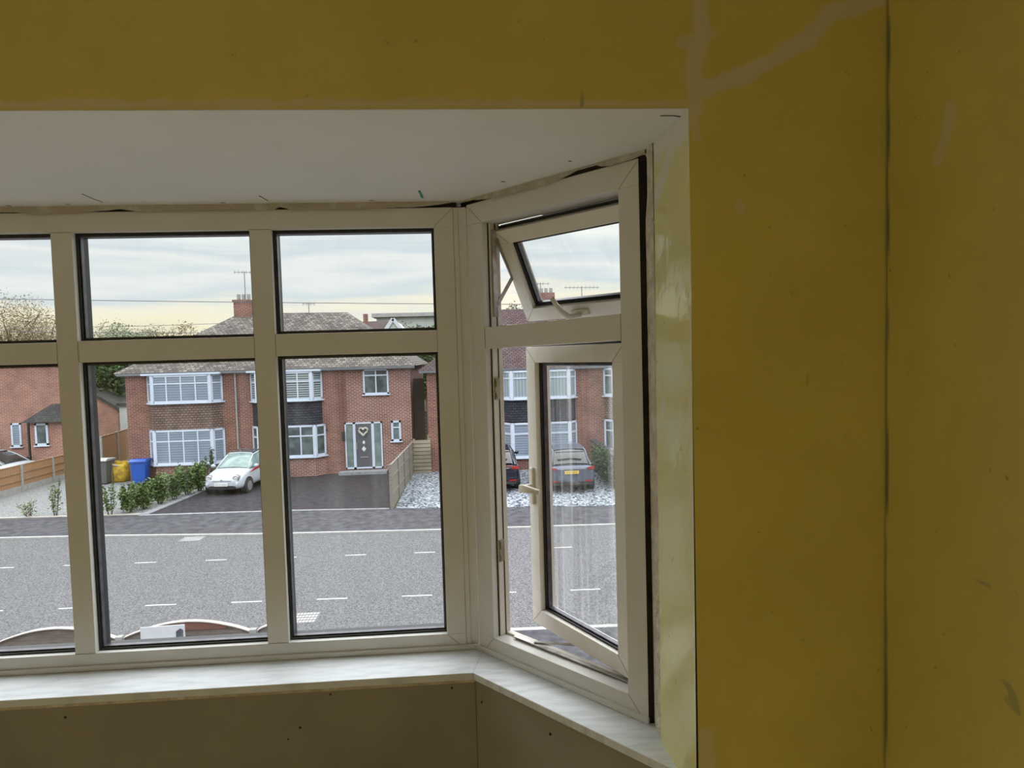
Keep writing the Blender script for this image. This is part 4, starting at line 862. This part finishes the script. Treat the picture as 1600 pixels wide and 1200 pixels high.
# ---- bins and bag
def wheelie(x, y, label, body, lid, w=.58, h=1.05, ang=0.0):
    r = thing('wheelie_bin', label, 'bin', (x, y, .03)); c, s = math.cos(ang), math.sin(ang)
    T = lambda p: Vector((x+p.x*c-p.y*s, y+p.x*s+p.y*c, p.z+.03))
    w2 = w/2; b = MB(T); b.add([(-w2*.8, -w2*.8, .04), (w2*.8, -w2*.8, .04), (w2*.8, w2*.8, .04), (-w2*.8, w2*.8, .04), (-w2, -w2, h-.1), (w2, -w2, h-.1), (w2, w2*1.2, h-.1), (-w2, w2*1.2, h-.1)],
        [(0, 3, 2, 1), (0, 1, 5, 4), (1, 2, 6, 5), (2, 3, 7, 6), (3, 0, 4, 7), (4, 5, 6, 7)]); b.box(-w2-.025, w2+.025, -w2-.025, w2*1.25, h-.15, h-.09); b.build('body', body, r, bevel=.02)
    b = MB(T); b.prism([(-w2-.03, -w2-.05, h-.09), (-w2-.03, w2*1.25, h-.09), (-w2-.03, w2*1.25, h-.02), (-w2-.03, -w2+.1, h+.02), (-w2-.03, -w2-.05, h-.06)], (w+.06, 0, 0)); b.build('lid', lid, r, bevel=.015)
    for sx in (-1, 1): MB(T).tube([(sx*w2*.8, w2*.9, .1), (sx*(w2*.8+.06), w2*.9, .1)], .1, 14).build('wheel', 'tyre', r)
    MB(T).tube([(-w2*.8, w2*1.35, h-.1), (w2*.8, w2*1.35, h-.1)], .018, 8).build('handle_bar', lid, r)
bp_ = on_y(220, 740, 28.85); wheelie(bp_.x, bp_.y, 'bright blue wheelie bin by the brick wall', 'blue', 'blue', .62, 1.08, .1)
bp_ = on_z(160, 757, .03); wheelie(bp_.x-.02, bp_.y+.2, 'grey bin with a pale lid left of the yellow bag', 'bin_grey', 'bin_lid', .60, 1.12, -.05)
bp_ = on_z(181, 754, .03)
bag = thing('bulk_bag', 'crumpled yellow builder\'s bulk bag between the grey and blue bins', 'bag', (bp_.x, bp_.y+.4, .03))
vs = []; fs = []; n = 28; mlev = 9
for j in range(mlev):
    t = j/(mlev-1); z = .03+.86*t*(1-.06*math.sin(3*t))
    for k in range(n):
        a = 2*pi*k/n; sq = (abs(math.cos(a))**5+abs(math.sin(a))**5)**(-1/5); rr = .46*sq*(.90+.12*math.sin(pi*t))+.05*noise.noise(Vector((math.cos(a)*2.5, math.sin(a)*2.5, t*4)))
        vs.append((bp_.x+rr*math.cos(a), bp_.y+.4+rr*math.sin(a), z+(.09*noise.noise(Vector((math.cos(a)*2, math.sin(a)*2, 9))) if j > mlev-3 else 0)))
for j in range(mlev-1):
    for k in range(n): fs.append((j*n+k, j*n+(k+1) % n, (j+1)*n+(k+1) % n, (j+1)*n+k))
fs.append(tuple(range(n))[::-1]); b = MB(); b.add(vs, fs); o = b.build('bag_body', 'yellow', bag, smooth=True); so = o.modifiers.new('s', 'SOLIDIFY'); so.thickness = .01
MB().add([(bp_.x+.38*math.cos(2*pi*k/16), bp_.y+.4+.38*math.sin(2*pi*k/16), .62+.06*math.sin(k*2.1)) for k in range(16)], [tuple(range(16))]).build('rubble_fill', 'concrete', bag)
MB().tube([(bp_.x-.1, bp_.y-.08, .85), (bp_.x-.05, bp_.y-.12, .5), (bp_.x-.05, bp_.y-.1, .06)], .025, 6).build('strap', 'bin_grey', bag)
MB().tube([(bp_.x-.22, bp_.y+.0, .86), (bp_.x+.02, bp_.y-.02, .80), (bp_.x+.22, bp_.y+.02, .74), (bp_.x+.3, bp_.y+.1, .80)], .04, 7).build('lifting_loop', 'capping', bag, smooth=True)

# ---- cars
def car(name, label, origin, heading, prof, paint, rear_view=False, group=None):
    """prof: dict with L, W, stations [(y, zlow, zbelt, halfwidth)], cabin [(y, zroof, halfroof)], wheels. y runs from nose to tail."""
    ox, oy = origin; hx, hy = math.sin(heading), -math.cos(heading)          # nose direction
    T = lambda p: Vector((ox-hx*p.y+(-hy)*p.x*1.0, oy-hy*p.y+hx*p.x, p.z+.035))
    # local x: to the right when seen from the front viewer, y: from nose backwards
    r = thing(name, label, 'car', (ox, oy, .035), group)
    st = prof['stations']; vs = []; fs = []; m = 0
    for (y, zl, zb, w) in st:
        sec = [(0, zl), (w*.80, zl), (w*.95, zl+.08), (w, zl+(zb-zl)*.35), (w*.985, zl+(zb-zl)*.7), (w*.93, zb-.02), (w*.80, zb+.015), (w*.4, zb+.035), (0, zb+.04)]
        sec = sec+[(-x, z) for x, z in sec[-2:0:-1]]; m = len(sec); vs += [(x, y, z) for x, z in sec]
    for i in range(len(st)-1):
        for k in range(m): fs.append((i*m+k, i*m+(k+1) % m, (i+1)*m+(k+1) % m, (i+1)*m+k))
    fs += [tuple(range(m)), tuple(range((len(st)-1)*m, len(st)*m))[::-1]]
    b = MB(T); b.add(vs, fs); b.build('body', paint, r, smooth=True, sub=2)
    cb = prof['cabin']; vs = []; fs = []; zb = prof['belt']
    for (y, zr, wr2, wb, zbl) in cb:
        sec = [(wb, zbl), (wb*.5+wr2*.5+.02, zbl+(zr-zbl)*.55), (wr2, zr-.05), (wr2*.86, zr), (0, zr+.03)]
        sec = sec+[(-x, z) for x, z in sec[-2::-1]]; m = len(sec); vs += [(x, y, z) for x, z in sec]
    for i in range(len(cb)-1):
        for k in range(m-1): fs.append((i*m+k, i*m+k+1, (i+1)*m+k+1, (i+1)*m+k))
    b = MB(T); b.add(vs, fs); b.build('windows', prof.get('glass', 'carglass'), r, smooth=True)
    # painted roof skin and pillars just outside the glass
    def pt(i, k, e=.012):
        y, zr, wr2, wb, zbl = cb[i]; sec = [(wb, zbl), (wb*.5+wr2*.5+.02, zbl+(zr-zbl)*.55), (wr2, zr-.05), (wr2*.86, zr), (0, zr+.03)]
        x, z = sec[k]; return Vector((x+(e if k < 4 else 0), y, z+e))
    i0, i1 = prof['roof']; b = MB(T)
    for i in range(i0, i1):
        for sg in (1, -1):
            f = lambda p: Vector((p.x*sg, p.y, p.z))
            for k in (2, 3): b.add([f(pt(i, k)), f(pt(i, k+1)), f(pt(i+1, k+1)), f(pt(i+1, k))], [(0, 1, 2, 3)])
    b.build('roof', prof.get('roofmat', paint), r, smooth=True)
    for sg in (1, -1):
        f = lambda p: Vector((p.x*sg, p.y, p.z))
        for nm, path in prof['pillars']: MB(T).tube([f(pt(i, k, .005)) for i, k in path], .028, 7).build(nm, paint, r, smooth=True)
    for yw in prof['wheels']:
        R_ = prof['wr']; hwid = prof['W']/2
        for sg in (1, -1):
            MB(T).tube([(sg*(hwid-.20), yw, R_+.02), (sg*(hwid+.006), yw, R_+.02)], R_+.055, 24).build('wheel_arch', 'black', r)
            w_ = MB(T).tube([(sg*(hwid-.19), yw, R_), (sg*(hwid+.01), yw, R_), (sg*(hwid+.02), yw, R_)], [R_, R_, R_-.02], 24).build('wheel', 'tyre', r)
            b = MB(T); b.tube([(sg*(hwid+.012), yw, R_), (sg*(hwid+.026), yw, R_)], R_*.66, 20)
            w2 = b.build('rim', 'rim', w_)
    return r, T
fiat = dict(W=1.62, belt=.93, wr=.285, wheels=(.62, 2.92), glass='screen', roofmat='sunroof', roof=(2, 4),
    stations=[(0, .30, .52, .58), (.06, .24, .66, .70), (.22, .20, .74, .78), (.5, .2, .83, .80), (.95, .2, .93, .81), (2.0, .2, .95, .81), (3.0, .2, .95, .80), (3.35, .22, .92, .76), (3.5, .28, .80, .66)],
    cabin=[(.93, .95, .66, .72, .93), (1.25, 1.22, .58, .76, .93), (1.62, 1.42, .53, .76, .93), (2.3, 1.49, .52, .76, .93), (3.0, 1.40, .50, .74, .93), (3.4, 1.0, .55, .68, .93)],
    pillars=[('front_pillar', [(0, 2), (1, 2), (2, 2), (3, 2), (4, 2), (5, 2)]), ('door_pillar', [(3, 2), (3, 1), (3, 0)]), ('screen_header', [(2, 2), (2, 3), (2, 4)])])
fp = on_z(347, 775, .035); FO = (fp.x, fp.y)
cr_, T = car('car', 'small white hatchback with a red side stripe parked on the dark driveway', FO, math.radians(-7), fiat, 'carwhite')
for sx in (-1, 1):
    hl = MB(T).tube([(sx*.55, .22, .675), (sx*.55, .055, .660), (sx*.55, .045, .659)], [.135, .130, .115], 20).build('headlight', 'rim', cr_)
    MB(T).tube([(sx*.55, .06, .657), (sx*.55, .036, .656)], .085, 16).build('headlight_lens', 'lens', hl)
    MB(T).tube([(sx*.58, .10, .47), (sx*.58, -.0, .47)], .06, 12).build('fog_light', 'lens', cr_)
    MB(T).tube([(sx*.80, 1.12, .98), (sx*.90, 1.10, 1.0), (sx*.98, 1.1, 1.0)], [.03, .085, .05], 10).build('mirror', 'carwhite', cr_, smooth=True)
    if sx > 0: MB(T).prism([(sx*.812, .62, .78), (sx*.828, 1.25, .93), (sx*.828, 2.3, .96), (sx*.828, 2.3, .86), (sx*.82, 1.3, .83)], (sx*.006, 0, 0)).build('stripe', 'red', cr_)
MB(T).prism([(-.52, -.012, .27), (.52, -.012, .27), (.56, -.012, .35), (.45, -.018, .385), (-.45, -.018, .385), (-.56, -.012, .35)], (0, .09, 0)).build('grille', 'black', cr_)
pl_ = MB(T).box(-.26, .26, -.055, -.03, .385, .495).build('number_plate', 'plate_w', cr_)
T_pl = lambda p: T(Vector((p.x, -.058, p.z+.44)))
text_part('HF15 OXV', T_pl, pl_, size=.105)
MB(T).box(-.36, .36, -.004, .03, .575, .592).build('chrome_trim', 'rim', cr_); MB(T).tube([(0, .02, .60), (0, -.002, .598)], .04, 14).build('badge', 'rim', cr_)

suv = dict(W=1.86, belt=1.0, wr=.34, wheels=(.85, 3.55), roof=(2, 4), glass='carglass',
    stations=[(0, .35, .75, .70), (.12, .28, .88, .85), (.5, .25, .96, .91), (1.2, .25, 1.02, .93), (2.6, .25, 1.04, .93), (3.9, .25, 1.06, .92), (4.3, .30, 1.02, .88), (4.42, .36, .92, .80)],
    cabin=[(1.15, 1.03, .74, .82, 1.0), (1.6, 1.38, .66, .84, 1.0), (2.0, 1.55, .62, .84, 1.0), (3.0, 1.61, .62, .84, 1.0), (3.85, 1.55, .60, .82, 1.0), (4.28, 1.08, .68, .80, 1.0)],
    pillars=[('front_pillar', [(0, 2), (1, 2), (2, 2), (3, 2), (4, 2), (5, 2)]), ('door_pillar', [(3, 2), (3, 1), (3, 0)])])
def suv_rear(label, u, v, paint, plate, hd=pi, sc_=1):
    q = on_z(u, v, .035); O = (q.x, q.y+4.40)        # nose away from us
    r, T = car('car', label, O, hd, suv, paint)
    for sx in (-1, 1):
        MB(T).prism([(sx*.84, 4.33, .86), (sx*.58, 4.43, .89), (sx*.58, 4.43, .96), (sx*.86, 4.30, .99)], (0, .03, 0)).build('tail_light', 'tail', r)
        MB(T).box(sx*.62-.13, sx*.62+.13, 4.44, 4.465, .44, .49).build('reflector', 'tail', r)
        MB(T).tube([(sx*.90, 1.5, 1.05), (sx*1.0, 1.48, 1.08), (sx*1.07, 1.48, 1.06)], [.03, .09, .05], 10).build('mirror', paint, r, smooth=True)
    p_ = MB(T).box(-.26, .26, 4.45, 4.475, .74, .85).build('number_plate', 'plate_y', r)
    text_part(plate, lambda p: T(Vector((-p.x, 4.478, p.z+.795))), p_, size=.10)
    MB(T).prism([(-.55, 4.12, 1.48), (.55, 4.12, 1.48), (.52, 4.22, 1.51), (-.52, 4.22, 1.51)], (0, 0, .03)).build('spoiler', paint, r)
    MB(T).box(-.75, .75, 4.38, 4.45, .32, .42).build('bumper_trim', 'black', r)
    MB(T).box(-.50, .50, 4.43, 4.452, .905, .925).build('chrome_trim', 'rim', r)
    return r, T
r_, T = suv_rear('black car seen from behind through the open casement, next to the jamb', 776, 770, 'carblack', 'EK73 UMF')
MB(T).box(-.70, .70, 4.40, 4.44, .985, 1.005).build('light_bar', 'tail', r_)
suv_rear('blue-grey car seen from behind through the casement glass', 894, 771, 'cargrey', 'EF18 NMY')
sal = dict(suv); sal = dict(W=1.78, belt=.95, wr=.31, wheels=(.85, 3.4), roof=(2, 4), glass='carglass',
    stations=[(0, .32, .60, .66), (.12, .26, .72, .80), (.5, .22, .80, .87), (1.2, .22, .92, .89), (2.6, .22, .95, .89), (3.7, .22, .95, .87), (4.2, .30, .90, .80), (4.3, .36, .80, .7)],
    cabin=[(1.10, .93, .70, .78, .9), (1.6, 1.24, .62, .80, .9), (2.0, 1.40, .58, .80, .9), (2.7, 1.45, .58, .80, .9), (3.5, 1.36, .56, .78, .9), (4.0, 1.0, .6, .76, .9)], pillars=suv['pillars'])
q = on_y(59, 722, 30.2)
r_, T = car('car', 'white car side-on behind the brown fence at the left edge', (q.x-.02, 30.3), math.radians(82), sal, 'carwhite')
for sx in (-1, 1): MB(T).tube([(sx*.62, .14, .62), (sx*.62, .05, .60)], [.12, .09], 12).build('headlight', 'lens', r_); MB(T).tube([(sx*.88, 1.35, .98), (sx*1.0, 1.33, 1.0)], [.04, .08], 8).build('mirror', 'black', r_)

# ---- planting
def leaves(b, c, rad, n, size, flat=.75, seed=0, hollow=.35, pts_out=None):
    rnd = random.Random(seed)
    for i in range(n):
        while True:
            v = Vector((rnd.uniform(-1, 1), rnd.uniform(-1, 1), rnd.uniform(-1, 1)))
            if hollow < v.length < 1: break
        w = 1+.35*noise.noise(v*2.3+Vector((seed, 0, 0)))
        p = Vector((c[0]+v.x*rad[0]*w, c[1]+v.y*rad[1]*w, c[2]+v.z*rad[2]*w))
        a = Vector((rnd.gauss(0, 1), rnd.gauss(0, 1), rnd.gauss(0, .6))).normalized(); q = a.cross(Vector((rnd.gauss(0, 1), rnd.gauss(0, 1), rnd.gauss(0, 1)))).normalized()
        s = size*rnd.uniform(.6, 1.3)
        b.add([p-a*s, p+q*s*.45, p+a*s, p-q*s*.45], [(0, 1, 2, 3)])
def shrub(x, y, h, r, label, group=None, leaf='leaf', n=500, seed=0, stems=5, lsize=.045, z=.03, name='shrub', cat='shrub'):
    t = thing(name, label, cat, (x, y, z), group); rnd = random.Random(seed); b = MB(); s = MB()
    tips = []
    for i in range(stems):
        a = rnd.uniform(0, 2*pi); rr = r*rnd.uniform(.3, .9); hh = h*rnd.uniform(.7, 1.0); top = Vector((x+rr*math.cos(a), y+rr*math.sin(a), z+hh)); base = Vector((x+.06*math.cos(a), y+.06*math.sin(a), z-.02))
        mid = (base+top)/2+Vector((rnd.uniform(-.05, .05), 0, .05)); s.tube([base, mid, top], [.012, .009, .004], 5); tips.append((base, mid, top))
    for i in range(n):
        ba, mi, to = rnd.choice(tips); t_ = rnd.uniform(.12, 1)**.8; p = ba.lerp(mi, t_*2) if t_ < .5 else mi.lerp(to, t_*2-1)
        sp = r*.35*(1.15-.6*t_); p = p+Vector((rnd.gauss(0, sp*.6), rnd.gauss(0, sp*.6), rnd.gauss(0, .05)))
        p.z = max(p.z, z+.03); a = Vector((rnd.gauss(0, 1), rnd.gauss(0, 1), rnd.gauss(.3, .6))).normalized(); q = a.cross(Vector((rnd.gauss(0, 1), rnd.gauss(0, 1), rnd.gauss(0, 1)))).normalized(); sz = lsize*rnd.uniform(.6, 1.4)
        b.add([p-a*sz, p+q*sz*.5, p+a*sz, p-q*sz*.5], [(0, 1, 2, 3)])
    s.build('stems', 'bark', t); b.build('foliage', leaf, t)
p = on_z(46, 808, .03); shrub(p.x, p.y, .62, .42, 'sparse twiggy shrub at the left end of the gravel garden', leaf='leaf_lt', n=130, seed=3, stems=7)
p = on_z(86, 806, .03); shrub(p.x, p.y, 1.20, .30, 'tall thin leafy shrub beside the leftmost mullion', leaf='leaf', n=260, seed=4, stems=5)
p = on_z(172, 805, .03); shrub(p.x, p.y, 1.10, .32, 'narrow upright shrub at the left of the hedge row', n=420, seed=5)
hd = [(208, 803, 1.0, .42, 'leafy shrub second from the left in the hedge row'), (232, 797, .95, .42, 'hedge shrub below the blue bin, nearest the driveway corner'), (256, 789, 1.05, .45, 'hedge shrub in front of the brick bay base'),
      (279, 782, 1.12, .45, 'dense hedge shrub under the lower bay window'), (299, 776, 1.20, .42, 'tall hedge shrub just left of the white car mirror'), (318, 770, 1.25, .36, 'last hedge shrub touching the white hatchback')]
for i, (u, v, h, r_, lb) in enumerate(hd):
    p = on_z(u, v, .03); shrub(p.x-.25, p.y+.25, h, r_, lb, group='hedge shrubs along the driveway edge', n=1500, seed=20+i, stems=12, lsize=.06)
p = on_z(328, 762, .03); shrub(p.x-.2, p.y+.6, 1.75, .22, 'slender dark conifer-like shrub rising behind the hedge by the car', leaf='leaf_dk', n=700, seed=40, stems=6)
b = MB(); t = thing('ivy', 'dark ivy spilling over the low wall beside the grey car', 'climbing plant', (5.4, 25, 0)); leaves(b, (5.2, 25.4, .8), (.30, 2.2, .65), 1500, .07, seed=77, hollow=.3); b.build('foliage', 'leaf_dk', t)

def tree(label, x, y, h, cr_r, m, n, seed, leaf=.22, trunk=.25, cz=.62, flat=.42, group=None, hollow=.25, name='tree'):
    t = thing(name, label, 'tree', (x, y, 0), group); rnd = random.Random(seed); s = MB()
    s.tube([(x, y, -.2), (x+.1, y, h*.35), (x, y, h*.7)], [trunk, trunk*.7, trunk*.25], 8)
    for i in range(14):
        a = rnd.uniform(0, 2*pi); z0 = h*rnd.uniform(.3, .6); rr = cr_r*rnd.uniform(.5, .95)
        s.tube([(x, y, z0), (x+rr*.5*math.cos(a), y+rr*.5*math.sin(a), z0+h*.14), (x+rr*math.cos(a), y+rr*math.sin(a), z0+h*rnd.uniform(.15, .34))], [trunk*.3, trunk*.15, .02], 5)
    s.build('trunk', 'bark', t); b = MB(); 
    for i in range(9):
        a = rnd.uniform(0, 2*pi); q = rnd.uniform(.1, .6)*cr_r
        leaves(b, (x+q*math.cos(a), y+q*math.sin(a), h*(cz+rnd.uniform(-.14, .16))), (cr_r*.5, cr_r*.5, h*.20), n//9, leaf, seed=seed*10+i, hollow=hollow)
    b.build('crown', m, t)
def ux(u, Y): return on_y(u, 560, Y).x
tree('sparse autumn-leaved tree on the skyline at the far left', ux(18, 52), 52, 11.8, 3.6, 'leaf_au', 9000, 51, .075, hollow=.1)
tree('thin autumn tree on the skyline left of the first mullion', ux(72, 54), 54, 10.3, 2.8, 'leaf_au', 5500, 52, .075, hollow=.1)
for i, (u, v, Y, r_, m, lb) in enumerate([(20, 515, 78, 5.0, 'leaf_gr', 'grey-green tree low on the skyline at the left edge'), (70, 512, 76, 4.5, 'leaf_gr', 'grey-green tree on the skyline beside the first mullion'), (155, 497, 66, 3.6, 'leaf_gr', 'pale tree on the skyline right of the first mullion'),
        (195, 505, 68, 3.4, 'leaf_gr', 'rounded pale tree on the skyline above the brick outbuilding'), (232, 506, 70, 3.4, 'leaf_gr', 'low pale tree on the skyline above the blue bin'), (268, 497, 70, 2.9, 'leaf_au', 'tree with a bare spiky top left of the chimney'), (305, 508, 72, 3.0, 'leaf_gr', 'low tree touching the left roof slope on the skyline'),
        (640, 497, 58, 2.6, 'leaf_gr', 'leafy tree in front of the pale flat-roofed building'), (672, 495, 57, 2.4, 'leaf_dk', 'darker tree in front of the right end of the pale building'), (796, 464, 47, 1.7, 'leaf_dk', 'round dark tree above the roof in the fanlight gap'), (583, 508, 60, 1.6, 'leaf_gr', 'small distant treetop between the two grey roofs')]):
    zt = on_y(u, v, Y).z; tree(lb, ux(u, Y), Y, zt/1.0, r_, m, 6500, 60+i, .12 if Y > 50 else .09)
tree('big dark tree behind the gap beside the brown-bay house', ux(185, 50), 50, 8.0, 4.2, 'leaf_dk', 5200, 90, .2, cz=.55)
tree('broad green tree behind the brick outbuilding', ux(150, 54), 54, 7.5, 4.0, 'leaf_dk', 4200, 91, .2, cz=.5)
tree('dark tree filling the passage between the two pairs of houses', ux(664, 44), 44, 6.6, 1.8, 'leaf_dk', 2200, 92, .14, cz=.6)

# ---- overhead wires
def wire(label, a, c, r=.018, sag=.25):
    a = Vector(a); c = Vector(c); pts = [a.lerp(c, i/16)-Vector((0, 0, sag*4*(i/16)*(1-i/16))) for i in range(17)]
    tag(MB().tube(pts, r, 5).build('overhead_cable', 'cable'), label, 'cable')
a = on_y(-60, 466, 24); c = on_y(1000, 476, 24); wire('highest overhead cable crossing the sky above the roofs', a, c, .013, .05)
a = on_y(-40, 512, 38); c = on_y(400, 503, 38); wire('upper of two low cables in front of the left skyline trees', a, c, .014, .1)
a = on_y(-40, 516, 36); c = on_y(400, 519, 36); wire('lower of two low cables in front of the left skyline trees', a, c, .018, .08)
